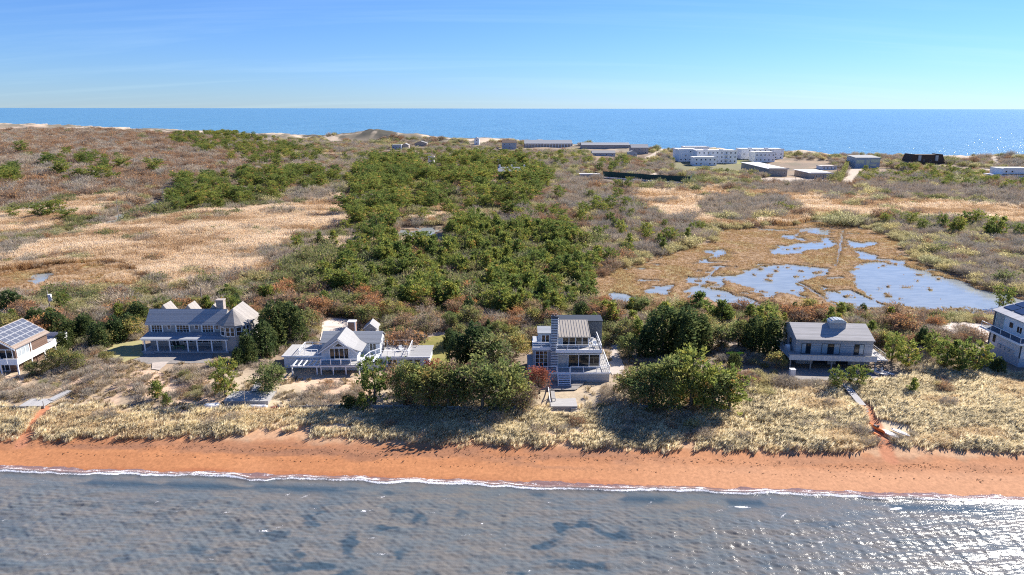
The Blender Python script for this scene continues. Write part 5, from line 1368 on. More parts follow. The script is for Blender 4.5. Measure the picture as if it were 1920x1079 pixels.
def craft(name, label, cat, u, v, L, W, Hh, mat, rz, kind, group=None, dz=.05, tilt=0.0):
    p = gp(u, v, dz)
    e = bpy.data.objects.new(name, None); COL.objects.link(e); e.location = p; e.rotation_euler = (tilt, 0, rz); tag(e, label, cat, group)
    if kind == 'dinghy':
        link('hull', hull_mesh('hull', L, W, Hh, mat, sq=.75), e)
        me = bpy.data.meshes.new('keel'); me.from_pydata([(-L * .38, -.03, Hh * .8), (L * .42, -.03, Hh * .8), (L * .42, .03, Hh * .8), (-L * .38, .03, Hh * .8), (-L * .34, -.03, Hh + .06), (L * .40, -.03, Hh + .06), (L * .40, .03, Hh + .06), (-L * .34, .03, Hh + .06)], [], BOXF); me.materials.append(mat); link('keel', me, e)
    elif kind == 'kayak':
        link('hull', hull_mesh('hull', L, W, Hh, mat), e)
        n = 12
        me = bpy.data.meshes.new('cockpit'); me.from_pydata([(.1 + .5 * math.cos(6.283 * i / n), .2 * math.sin(6.283 * i / n), Hh * .95) for i in range(n)] + [(.1 + .5 * math.cos(6.283 * i / n), .2 * math.sin(6.283 * i / n), Hh + .04) for i in range(n)], [], [tuple(range(n, 2 * n))] + [(i, (i + 1) % n, n + (i + 1) % n, n + i) for i in range(n)]); me.materials.append(mt['dark_metal']); link('cockpit', me, e)
        me = bpy.data.meshes.new('seat'); me.from_pydata([(-.25, -.15, Hh + .041), (-.1, -.15, Hh + .041), (-.1, .15, Hh + .041), (-.25, .15, Hh + .041), (-.3, -.15, Hh + .28), (-.22, -.15, Hh + .28), (-.22, .15, Hh + .28), (-.3, .15, Hh + .28)], [], BOXF); me.materials.append(mt['solar_dark']); link('seat', me, e)
    else:
        link('board', hull_mesh('board', L, W, Hh, mat, flat=4, tip=2.6), e)
        me = bpy.data.meshes.new('fin'); me.from_pydata([(L * .38, -.015, Hh * .8), (L * .45, -.015, Hh * .8), (L * .46, -.015, Hh + .14), (L * .38, .015, Hh * .8), (L * .45, .015, Hh * .8), (L * .46, .015, Hh + .14)], [], [(0, 1, 2), (5, 4, 3), (0, 3, 4, 1), (1, 4, 5, 2), (2, 5, 3, 0)]); me.materials.append(mt['dark_metal']); link('fin', me, e)
    return e
craft('dinghy', 'white upturned dinghy in the shade left of the wooden platform', 'boat', 398, 764, 2.4, 1.2, .5, mt['white_plastic'], R(10), 'dinghy', 'upturned boats by the wooden platform')
craft('dinghy', 'long white upturned boat just below the wooden platform', 'boat', 483, 765, 2.9, .9, .4, mt['white_plastic'], R(2), 'dinghy', 'upturned boats by the wooden platform')
craft('kayak', 'red kayak lying right of the upturned white boats', 'kayak', 525, 767, 3.0, .7, .3, mt['red_plastic'], R(4), 'kayak')
craft('kayak', 'orange kayak with dark seat lying by the sandy path', 'kayak', 1644, 803, 3.0, .75, .3, mt['orange_plastic'], R(105), 'kayak', 'kayaks by the sandy path')
craft('kayak', 'orange kayak half hidden in grass, left of the path', 'kayak', 1634, 812, 2.9, .75, .3, mt['orange_plastic'], R(118), 'kayak', 'kayaks by the sandy path')
craft('paddleboard', 'wider white paddleboard lying in the grass near the kayaks', 'paddleboard', 1667, 816, 3.0, 1.0, .12, mt['white_plastic'], R(112), 'board', 'white paddleboards in the dune grass', .3, 0)
craft('paddleboard', 'narrower white paddleboard farther from the kayaks', 'paddleboard', 1688, 814, 2.7, .75, .12, mt['white_plastic'], R(122), 'board', 'white paddleboards in the dune grass', .3, 0)
craft('kayak', 'bright lime kayak among bushes behind the tall trees', 'kayak', 1378, 669, 3.2, .9, .4, mt['lime_plastic'], R(0), 'kayak', None, .6)

def seat(name, label, x, y, z, rz, mat, L=.6, group=None, lounger=False):
    e = bpy.data.objects.new(name, None); COL.objects.link(e); e.location = (x, y, z); e.rotation_euler = (0, 0, rz); tag(e, label, 'lounger' if lounger else 'chair', group)
    def bxo(nm, b):
        me = bpy.data.meshes.new(nm); x0, x1, y0, y1, z0, z1 = b
        me.from_pydata([(x0,y0,z0),(x1,y0,z0),(x1,y1,z0),(x0,y1,z0),(x0,y0,z1),(x1,y0,z1),(x1,y1,z1),(x0,y1,z1)], [], BOXF); me.materials.append(mat); link(nm, me, e)
    D = 1.9 if lounger else .6
    bxo('seat', (-.32, .32, -D / 2, D / 2, .34, .42)); bxo('backrest', (-.32, .32, D / 2, D / 2 + .1, .36, .95))
    for sx in (-.29, .23):
        for sy in (-D / 2, D / 2 - .06): bxo('leg', (sx, sx + .06, sy, sy + .06, 0, .338))
    if not lounger:
        for sx in (-.36, .3): bxo('armrest', (sx, sx + .06, -D / 2, D / 2, .6, .64))
seat('deck_chair', 'pale chair near the rail corner of the tan roofed house balcony', 13.5, 104.2, 7.72, R(20), mt['white_plastic'], group='chairs on the upper balcony')
seat('deck_chair', 'pale chair beside the upper glass wall of the tan roofed house', 12.95, 105.9, 7.72, R(-25), mt['white_plastic'], group='chairs on the upper balcony')
seat('terrace_chair', 'white chair on the right roof terrace of the pale blue house', -19.2, 112.0, 4.16, R(40), mt['white_plastic'])
for (u, v, r_, lab) in ((1652, 704, 35, 'pale sun lounger on the terrace nearest the plank house'), (1664, 703, 38, 'pale sun lounger on the terrace, farther right of the pair')):
    x, y, z = gp(u, v); seat('sun_lounger', lab, x, y, 2.97, R(r_), M('pale_lounger', (.55, .53, .5), (.47, .45, .43), 4, .8), group='sun loungers beside the plank house', lounger=True)
T = Thing('picnic_table', (-60.0, 116.2, 2.85), 'green table standing on the white columned porch', 'table')
T.box('top', -60.9, -59.0, 115.9, 116.5, 3.55, 3.61, M('green_paint', (.07, .20, .11), (.06, .16, .09), 3, .6))
for x in (-60.8, -59.2):
    for y in (115.95, 116.4): T.box('leg', x, x + .08, y, y + .08, 2.852, 3.548, mt['green_paint'])
T = Thing('deck_box', (46.4, 104.6, 2.95), 'white storage box on the terrace left of the plank house', 'box')
a = Vector(gp(1485, 704)); T.loc = a; T.o.location = a
T.box('body', a.x - .4, a.x + .4, a.y - .35, a.y + .35, a.z, a.z + 1.1, mt['white_plastic']); T.box('lid', a.x - .44, a.x + .44, a.y - .39, a.y + .39, a.z + 1.102, a.z + 1.2, mt['white_plastic'])
T = Thing('grill', (47.0, 110.2, 5.05), 'grey gas grill on the left deck of the plank house', 'grill')
T.box('cart', 46.75, 47.35, 109.7, 110.7, 5.06, 5.75, mt['meter_grey']); T.prism('lid', [(109.75, 5.752), (109.85, 6.05), (110.15, 6.15), (110.5, 6.05), (110.65, 5.752)], 46.8, 47.3, 'x', mt['stripe_light'])
# pole-mounted white transformer box behind the solar house
def utility_pole(u, v, vt, label, arm=True, lean=0.0, mat='pole_wood', rad=.14, group='utility poles'):
    x, y, z = gnd(u, v); ht = max(4.0, z_at(vt, y) - z)
    T = Thing('utility_pole', (x, y, z), label, 'pole', group)
    V, F = tube([(x, y, z - .5), (x + lean * .5, y, z + ht * .5), (x + lean, y, z + ht)], [rad, rad * .85, rad * .65], 8); T.mesh('shaft', V, F, mt[mat])
    if arm:
        T.box('crossarm', x + lean - 1.1, x + lean + 1.1, y - .2, y - .12, z + ht - .7, z + ht - .55, mt[mat])
        for dx in (-1.0, 0, 1.0): T.prism('insulator', [(x + lean + dx + .07 * math.cos(q), y - .16 + .07 * math.sin(q)) for q in np.linspace(0, 6.28, 7)[:-1]], z + ht - .548, z + ht - .3, 'z', mt['meter_grey'])
    return T, x, y, z, ht
T, x, y, z, ht = utility_pole(95, 585, 546, 'pole carrying a white transformer behind the solar panel house', False)
T.prism('transformer', [(x + .5 + .38 * math.cos(q), y - .2 + .38 * math.sin(q)) for q in np.linspace(0, 6.28, 11)[:-1]], z + ht * .5, z + ht * .5 + 1.5, 'z', mt['white_plastic'])
for u, v, vt, lab, arm in (
  (117, 418, 383, 'pale pole beside the pines at the left reed meadow', False), (223, 412, 370, 'pale pole at the wet ditch below the hill', False),
  (309, 395, 355, 'pole at the edge of the pine clump below the hill', False), (381, 585, 541, 'thin pole right behind the long grey roof', False),
  (656, 575, 545, 'pale pole in the bare brush behind the pale blue house', False), (943, 575, 549, 'leaning pale dead trunk pole in the pine grove', False),
  (1012, 335, 288, 'tall pole standing right of the dark roofed cottage', True), (966, 330, 303, 'thin pole left of the tallest pole', True), (935, 325, 298, 'thin pole beside the dark cottage chimney', True),
  (862, 315, 290, 'thin pole among pines near the small white tower', True), (637, 305, 270, 'tall pole near the tan field by the dunes', True), (512, 280, 260, 'short pole in far pines, left of the tan field', True), (455, 275, 257, 'short pole in pines just under the dunes', True),
  (705, 300, 283, 'short pole left of the pale blue cottage', True), (1173, 330, 305, 'pole at the bend of the far sandy road', True), (1332, 332, 312, 'pole in front of the low white villa', True),
  (1418, 338, 315, 'pole at the left end of the gravel parking', True), (1437, 330, 302, 'taller pole beside the long white roof', True), (1568, 335, 310, 'pole beside the tall clipped hedge', True), (1919, 365, 325, 'pole below the white house at the right edge', True), (1490, 342, 320, 'thin pole on the gravel parking', False)):
    utility_pole(u, v, vt, lab, arm, mat='pale_pole' if 'pale' in lab and u < 700 else 'pole_wood') if False else utility_pole(u, v, vt, lab, arm)

# ------------------------------------------------------------------ far buildings
def far_house(name, label, cat, u0, u1, vb, vt, depth, wall, roof, rtype='flat', rh=1.0, wins=(), group='buildings along the ocean shore', trim='white_trim', ex=.3, side=0):
    """walls from survey marks: left/right edge, base and eave; wins = (rows, columns) of separate windows on the near face"""
    x, y, z = gnd((u0 + u1) / 2, vb)
    x0 = x_at(u0, vb, y); x1 = x_at(u1, vb, y); zt = z_at(vt, y)
    zb = z - 1.5
    T = Thing(name, ((x0 + x1) / 2, y, z), label, cat, group)
    FAR_FOOT.append((x0 - 4, x1 + 4, y - (60 if y > 480 else 9), y + depth + 3))
    T.box('wall', x0, x1, y, y + depth, zb, zt, mt[wall])
    if rtype == 'flat':
        T.box('roof', x0 - ex, x1 + ex, y - ex, y + depth + ex, zt + .002, zt + .35, mt[roof])
    elif rtype == 'gx':      # ridge along X
        m_ = y + depth / 2
        T.slab('roof', [(x0 - ex, y - ex, zt), (x1 + ex, y - ex, zt), (x1 + ex, m_, zt + rh), (x0 - ex, m_, zt + rh)], .15, mt[roof])
        T.slab('roof', [(x0 - ex, m_ + .002, zt + rh), (x1 + ex, m_ + .002, zt + rh), (x1 + ex, y + depth + ex, zt), (x0 - ex, y + depth + ex, zt)], .15, mt[roof])
        for sx in (x0, x1 - .2): T.prism('gable_wall', [(y, zt + .002), (m_, zt + rh - .16), (y + depth, zt + .002)], sx, sx + .2, 'x', mt[wall])
    elif rtype == 'gy':
        m_ = (x0 + x1) / 2
        T.slab('roof', [(x0 - ex, y - ex, zt), (m_, y - ex, zt + rh), (m_, y + depth + ex, zt + rh), (x0 - ex, y + depth + ex, zt)], .15, mt[roof])
        T.slab('roof', [(m_ + .002, y - ex, zt + rh), (x1 + ex, y - ex, zt), (x1 + ex, y + depth + ex, zt), (m_ + .002, y + depth + ex, zt + rh)], .15, mt[roof])
        T.prism('gable_wall', [(x0, zt + .002), (m_, zt + rh - .16), (x1, zt + .002)], y, y + depth, 'y', mt[wall])
    elif rtype == 'shed':
        T.slab('roof', [(x0 - ex, y - ex, zt), (x1 + ex, y - ex, zt), (x1 + ex, y + depth + ex, zt + rh), (x0 - ex, y + depth + ex, zt + rh)], .2, mt[roof])
    if rtype == 'flat' and wins:
        w_ = x1 - x0
        for q in ((.22, .61) if w_ > 24 else ()): T.box('roof_unit', x0 + w_ * q, x0 + w_ * q + min(3.0, w_ * .12), y + depth * .4, y + depth * .4 + 2.2, zt + .352, zt + .95, mt['white_flat_roof'])
        T.boxes('parapet', [(x0 - ex, x1 + ex, y - ex, y - ex + .2, zt + .352, zt + .7)], mt[wall])
        if wins[0] >= 3 and w_ > 20:
            for q in (.3, .72):
                T.box('stairwell', x0 + w_ * q - 1.4, x0 + w_ * q + 1.4, y - .06, y - .004, z + .3, zt - .4, mt['stripe_light'])
                for lv in (.33, .66): T.box('landing', x0 + w_ * q - 1.5, x0 + w_ * q + 1.5, y - .9, y - .062, z + (zt - z) * lv, z + (zt - z) * lv + .5, mt['white_stucco'])
    if wins:
        nr_, nc_ = wins; hgt = zt - z; W_ = x1 - x0
        for r_ in range(nr_):
            for c_ in range(nc_):
                if random.random() < .1: continue
                wx = x0 + W_ * (c_ + .5) / nc_; ww = min(.48, W_ / nc_ * .2); wz = z + hgt * (r_ + .38) / nr_; wh = min(.95, hgt / nr_ * .36)
                f = T.box('window', wx - ww - .12, wx + ww + .12, y - .08, y - .002, wz - .12, wz + wh + .12, mt[trim])
                T.box('pane', wx - ww, wx + ww, y - .1, y - .081, wz, wz + wh, mt['window_glass'], f)
    return T, x0, x1, y, z, zt
M('white_stucco', (.87, .87, .86), (.82, .82, .82), .4, .8)
M('white_flat_roof', (.72, .71, .69), (.63, .62, .6), .3, .8)
M('tan_siding', (.42, .37, .31), (.36, .31, .26), .6, .85)
M('blue_grey_siding', (.36, .42, .47), (.31, .36, .41), .6, .8)
M('dark_brown_siding', (.095, .065, .05), (.07, .05, .04), .6, .85)
M('pale_stone_roof', (.60, .53, .46), (.52, .45, .39), .3, .85)
far_house('condominium', 'white flat roofed three storey block at the left of the condominiums', 'building', 1272, 1306, 303, 281, 22, 'white_stucco', 'white_flat_roof', wins=(3, 4))
far_house('condominium', 'long white block with open stairwells, centre of the condominiums', 'building', 1306, 1381, 306, 283, 16, 'white_stucco', 'white_flat_roof', wins=(3, 9))
far_house('condominium', 'low white villa standing in front of the long condominium block', 'building', 1301, 1343, 311, 296, 12, 'white_stucco', 'white_flat_roof', wins=(2, 5))
far_house('condominium', 'white wing behind the left condominium, close to the sea', 'building', 1283, 1328, 293, 276, 14, 'white_stucco', 'white_flat_roof', wins=(2, 4))
far_house('condominium', 'wide white condominium with one stairwell, right of the green gap', 'building', 1389, 1468, 298, 280, 16, 'white_stucco', 'white_flat_roof', wins=(3, 8))
far_house('condominium', 'white block projecting in front of the right condominium', 'building', 1414, 1452, 304, 286, 14, 'white_stucco', 'white_flat_roof', wins=(2, 5))
far_house('motel', 'long low tan building with a broad white roof by the gravel parking', 'building', 1441, 1475, 331, 317, 55, 'tan_siding', 'white_flat_roof', 'flat', 1, (1, 3), ex=.8)
far_house('motel', 'low tan building with white flat roof left of the hedge', 'building', 1520, 1560, 335, 325, 26, 'tan_siding', 'white_flat_roof', 'flat', 1, (1, 6), ex=.8)
far_house('changing_pavilion', 'small open pavilion behind the low motel buildings', 'building', 1541, 1568, 318, 312, 10, 'white_stucco', 'pale_stone_roof', 'flat', 1, (1, 4))
T, x0, x1, y, z, zt = far_house('seaside_house', 'blue grey house with pale yellow lit windows right of the hedge road', 'house', 1602, 1648, 315, 295, 14, 'blue_grey_siding', 'pale_roof', 'shed', 1.0)
wd = x1 - x0
for (a, b, c, d) in ((.04, .36, .45, .78), (.45, .58, .15, .8), (.62, .98, .55, .85), (.62, .85, .2, .42)):
    T.box('window', x0 + wd * a, x0 + wd * b, y - .12, y - .002, z + (zt - z) * c, z + (zt - z) * d, M('pale_yellow_panel', (.55, .58, .40), (.48, .52, .40), .5, .4))
T, x0, x1, y, z, zt = far_house('seaside_house', 'dark brown house with sloping wings and twin glass bays on the dune', 'house', 1712, 1762, 308, 291, 12, 'dark_brown_siding', 'dark_brown_siding', 'flat', 1, (1, 4), trim='blue_grey_siding')
T.prism('wing_wall', [(x0 - 4, z - 1), (x0 - .002, z - 1), (x0 - .002, zt + 1), (x0 - 1, zt + 1)], y, y + 12, 'y', mt['dark_brown_siding']); T.prism('wing_wall', [(x1 + .002, z - 1), (x1 + 5, z - 1), (x1 + 1, zt + 1), (x1 + .002, zt + 1)], y, y + 12, 'y', mt['dark_brown_siding'])
for q in (.14, .78): T.box('glass_bay', x0 + (x1 - x0) * q, x0 + (x1 - x0) * (q + .1), y - .9, y - .002, z + 3, zt + .2, mt['curtain_glass'])
T, x0, x1, y, z, zt = far_house('seaside_house', 'white two storey house with flat roof at the right edge', 'house', 1878, 1935, 336, 316, 12, 'white_stucco', 'white_flat_roof', 'flat', 1, (2, 5))
T.box('garden_wall', x0 - 6, x0 - .002, y + 1, y + 9, z - 1, z + 3.2, mt['white_stucco'])
T.box('balcony', x0 - .5, x1, y - 1.4, y - .102, z + (zt - z) * .5, z + (zt - z) * .5 + .25, mt['dark_metal'])
T, x0, x1, y, z, zt = far_house('shore_motel', 'long grey shingled building with row of white posts near the sea', 'building', 983, 1072, 277, 269, 16, 'grey_shingle_wall', 'grey_roof', 'gx', 3.2)
for i in range(16): T.box('porch_post', x0 + (x1 - x0) * (i + .5) / 16 - .25, x0 + (x1 - x0) * (i + .5) / 16 + .25, y - 1.6, y - 1.3, z - .5, zt - .5, mt['white_trim'])
T.box('porch_beam', x0, x1, y - 1.7, y - 1.2, zt - .49, zt - .15, mt['white_trim']); T.box('end_wall', x1 + .31, x1 + .7, y, y + 16, z - 1, zt + .5, mt['white_stucco'])
T, x0, x1, y, z, zt = far_house('shore_motel', 'long low grey building with white end wall, right of the porch posts building', 'building', 1090, 1180, 279, 272, 14, 'grey_shingle_wall', 'grey_roof', 'gx', 2.2)
far_house('seaside_house', 'grey shingled house with white sunlit gable at right of the low grey building', 'house', 1183, 1215, 289, 277, 12, 'grey_shingle_wall', 'grey_roof', 'gx', 3.0, (2, 3))
far_house('seaside_house', 'small blue grey cottage in front of the shingled gable house', 'house', 1178, 1194, 294, 286, 8, 'blue_grey_siding', 'pale_roof', 'gy', 1.6, (1, 2))
far_house('seaside_house', 'low grey cottage with pale gable behind the far scrub', 'house', 1110, 1153, 293, 287, 9, 'blue_grey_siding', 'pale_roof', 'gx', 2.0, (1, 4))
far_house('seaside_house', 'green grey two storey house with raised roof left of the long porch building', 'house', 941, 968, 281, 268, 12, 'blue_grey_siding', 'dark_brown_siding', 'shed', 2.0, (2, 3))
far_house('seaside_house', 'pale blue flat cottage below the big dune', 'house', 735, 752, 281, 273, 9, 'blue_grey_siding', 'white_flat_roof', 'flat', 1, (1, 3))
far_house('seaside_house', 'small gabled cottage right of the pale blue flat cottage', 'house', 753, 766, 280, 273, 8, 'tan_siding', 'pale_roof', 'gy', 2.0, (1, 2))
far_house('seaside_house', 'row cottage with twin gables near the dune tree', 'house', 777, 800, 275, 269, 8, 'tan_siding', 'pale_roof', 'gy', 2.2, (1, 3))
far_house('water_tower_house', 'small white tower house rising above the far pines', 'house', 803, 813, 307, 295, 5, 'white_stucco', 'white_flat_roof', 'flat', 1, (3, 1))
far_house('seaside_house', 'white lookout cottage against the sea', 'house', 889, 898, 272, 261, 7, 'white_stucco', 'grey_roof', 'gy', 2.0, (2, 1))
T, x0, x1, y, z, zt = far_house('cottage', 'dark roofed cottage with white chimney half hidden in the pines', 'house', 934, 984, 342, 322, 9, 'dark_brown_siding', 'grey_roof', 'gx', 2.4, (1, 5))
for q in (.05, .5, .98): T.box('chimney', x0 + (x1 - x0) * q - .5, x0 + (x1 - x0) * q + .5, y + 4, y + 5, zt, zt + 3.6, mt['white_stucco'])
far_house('cabin', 'low pale cabin with row of openings left of the green windscreen', 'house', 1088, 1125, 335, 328, 7, 'tan_siding', 'white_flat_roof', 'flat', 1, (1, 7))

# tall clipped hedge, green windscreen round the courts, railway
p0, p1 = Vector(gp(1572, 347)), Vector(gp(1590, 306))
L = (p1 - p0).length; r = np.random.default_rng(5); n = 5200
t_ = r.uniform(0, 1, n); q = r.uniform(-1, 1, n) * 1.3; hz = np.sqrt(r.uniform(0.02, 1, n)) * 3.6
dirv = (p1 - p0).normalized(); nv = Vector((-dirv.y, dirv.x, 0))
C = np.array(p0)[None] + np.array(p1 - p0)[None] * t_[:, None] + np.array(nv)[None] * q[:, None]; C[:, 2] += hz
V, F, Cc = sprays(r, C, rand_unit(r, n) + np.array([0, 0, .6]), r.uniform(.4, .8, n), r.uniform(.3, .5, n), (.105, .11, .05), .3)
hd = link('hedge', raw_mesh('hedge', V - np.array(p0), F, MATS['broad_leaves'], Cc), loc=p0); tag(hd, 'tall clipped green hedge beside the sandy lane to the sea', 'hedge')
T = Thing('court_windscreen', gp(1130, 331), 'long dark green windscreen fence round the tennis courts', 'fence')
pts = [Vector(gp(1130, 333)), Vector(gp(1180, 337)), Vector(gp(1240, 341)), Vector(gp(1293, 344)), Vector(gp(1300, 335))]
gm = M('green_screen', (.03, .075, .06), (.024, .06, .048), 1, .8)
for a, b in zip(pts[:-1], pts[1:]):
    n = max(1, int((b - a).length / 5))
    for i in range(n):
        p = a + (b - a) * (i / n); q = a + (b - a) * ((i + .99) / n)
        T.mesh('screen_panel', *obox3(p, q, .06, 3.4, .6), gm); T.mesh('kick_board', *obox3(p, q, .1, .5, .05), mt['white_stucco'])
        T.mesh('post', [(p.x - .07, p.y - .2, p.z - .5), (p.x + .07, p.y - .2, p.z - .5), (p.x + .07, p.y - .08, p.z - .5), (p.x - .07, p.y - .08, p.z - .5), (p.x - .07, p.y - .2, p.z + 4.2), (p.x + .07, p.y - .2, p.z + 4.2), (p.x + .07, p.y - .08, p.z + 4.2), (p.x - .07, p.y - .08, p.z + 4.2)], BOXF, mt['dark_metal'])
T = Thing('railway_track', gp(1740, 393), 'single railway track on dark ballast crossing the reeds', 'railway')
pts = [Vector(gp(1735, 393, .5)), Vector(gp(1800, 397, .5)), Vector(gp(1870, 402, .5)), Vector(gp(1960, 408, .5)), Vector(gp(2100, 417, .5))]
for a, b in zip(pts[:-1], pts[1:]):
    T.mesh('ballast', *obox3(a, b, 3.2, 1.2, -.9), M('ballast_stone', (.115, .11, .105), (.08, .075, .07), 1.5, .95))
    nv = Vector((-(b - a).y, (b - a).x, 0)).normalized() * .72
    for s_ in (-1, 1): T.mesh('rail', *obox3(a + nv * s_, b + nv * s_, .1, .16, .45), mt['dark_metal'])
    n = int((b - a).length / 2.5)
    for i in range(n):
        c = a + (b - a) * (i / n); T.mesh('sleeper', *obox3(c - nv * 1.8, c + nv * 1.8, .5, .14, .302), mt['bark'])
# ------------------------------------------------------------------ planting
FRAME = lambda U, V: (U > -150) & (U < 2070) & (V > 190) & (V < 1100)
prng = np.random.default_rng(21)
BASEH = {'pine': 5, 'young': 4, 'pitch': 6, 'cedar': 5.5, 'green': 5, 'olive': 4, 'mauve': 4.5, 'rust': 3.5, 'redb': 4.5}
NAMES = {'pine': 'pine_tree', 'young': 'pine_tree', 'pitch': 'pine_tree', 'cedar': 'cedar_tree', 'green': 'leafy_tree', 'olive': 'leafy_tree', 'mauve': 'leafy_tree', 'rust': 'rust_tree', 'redb': 'rust_tree'}
CATS = {'pine_tree': 'pine tree', 'cedar_tree': 'cedar tree', 'leafy_tree': 'tree', 'rust_tree': 'tree'}
def tree(kind, x, y, z, h, label, group, wide=1.0, var=None):
    vs = PLANTS[kind]; c, t = vs[int(prng.integers(len(vs))) if var is None else var % len(vs)]
    nm = NAMES[kind]; k = h / BASEH[kind]
    e = bpy.data.objects.new(nm, None); COL.objects.link(e); e.location = (x, y, z); e.rotation_euler = (0, 0, prng.uniform(0, 6.28)); e.scale = (k * wide, k * wide, k)
    tag(e, label, CATS[nm], group)
    for n_, me in (('trunk', t), ('crown', c)):
        o = bpy.data.objects.new(n_, me); COL.objects.link(o); o.parent = e
    return e

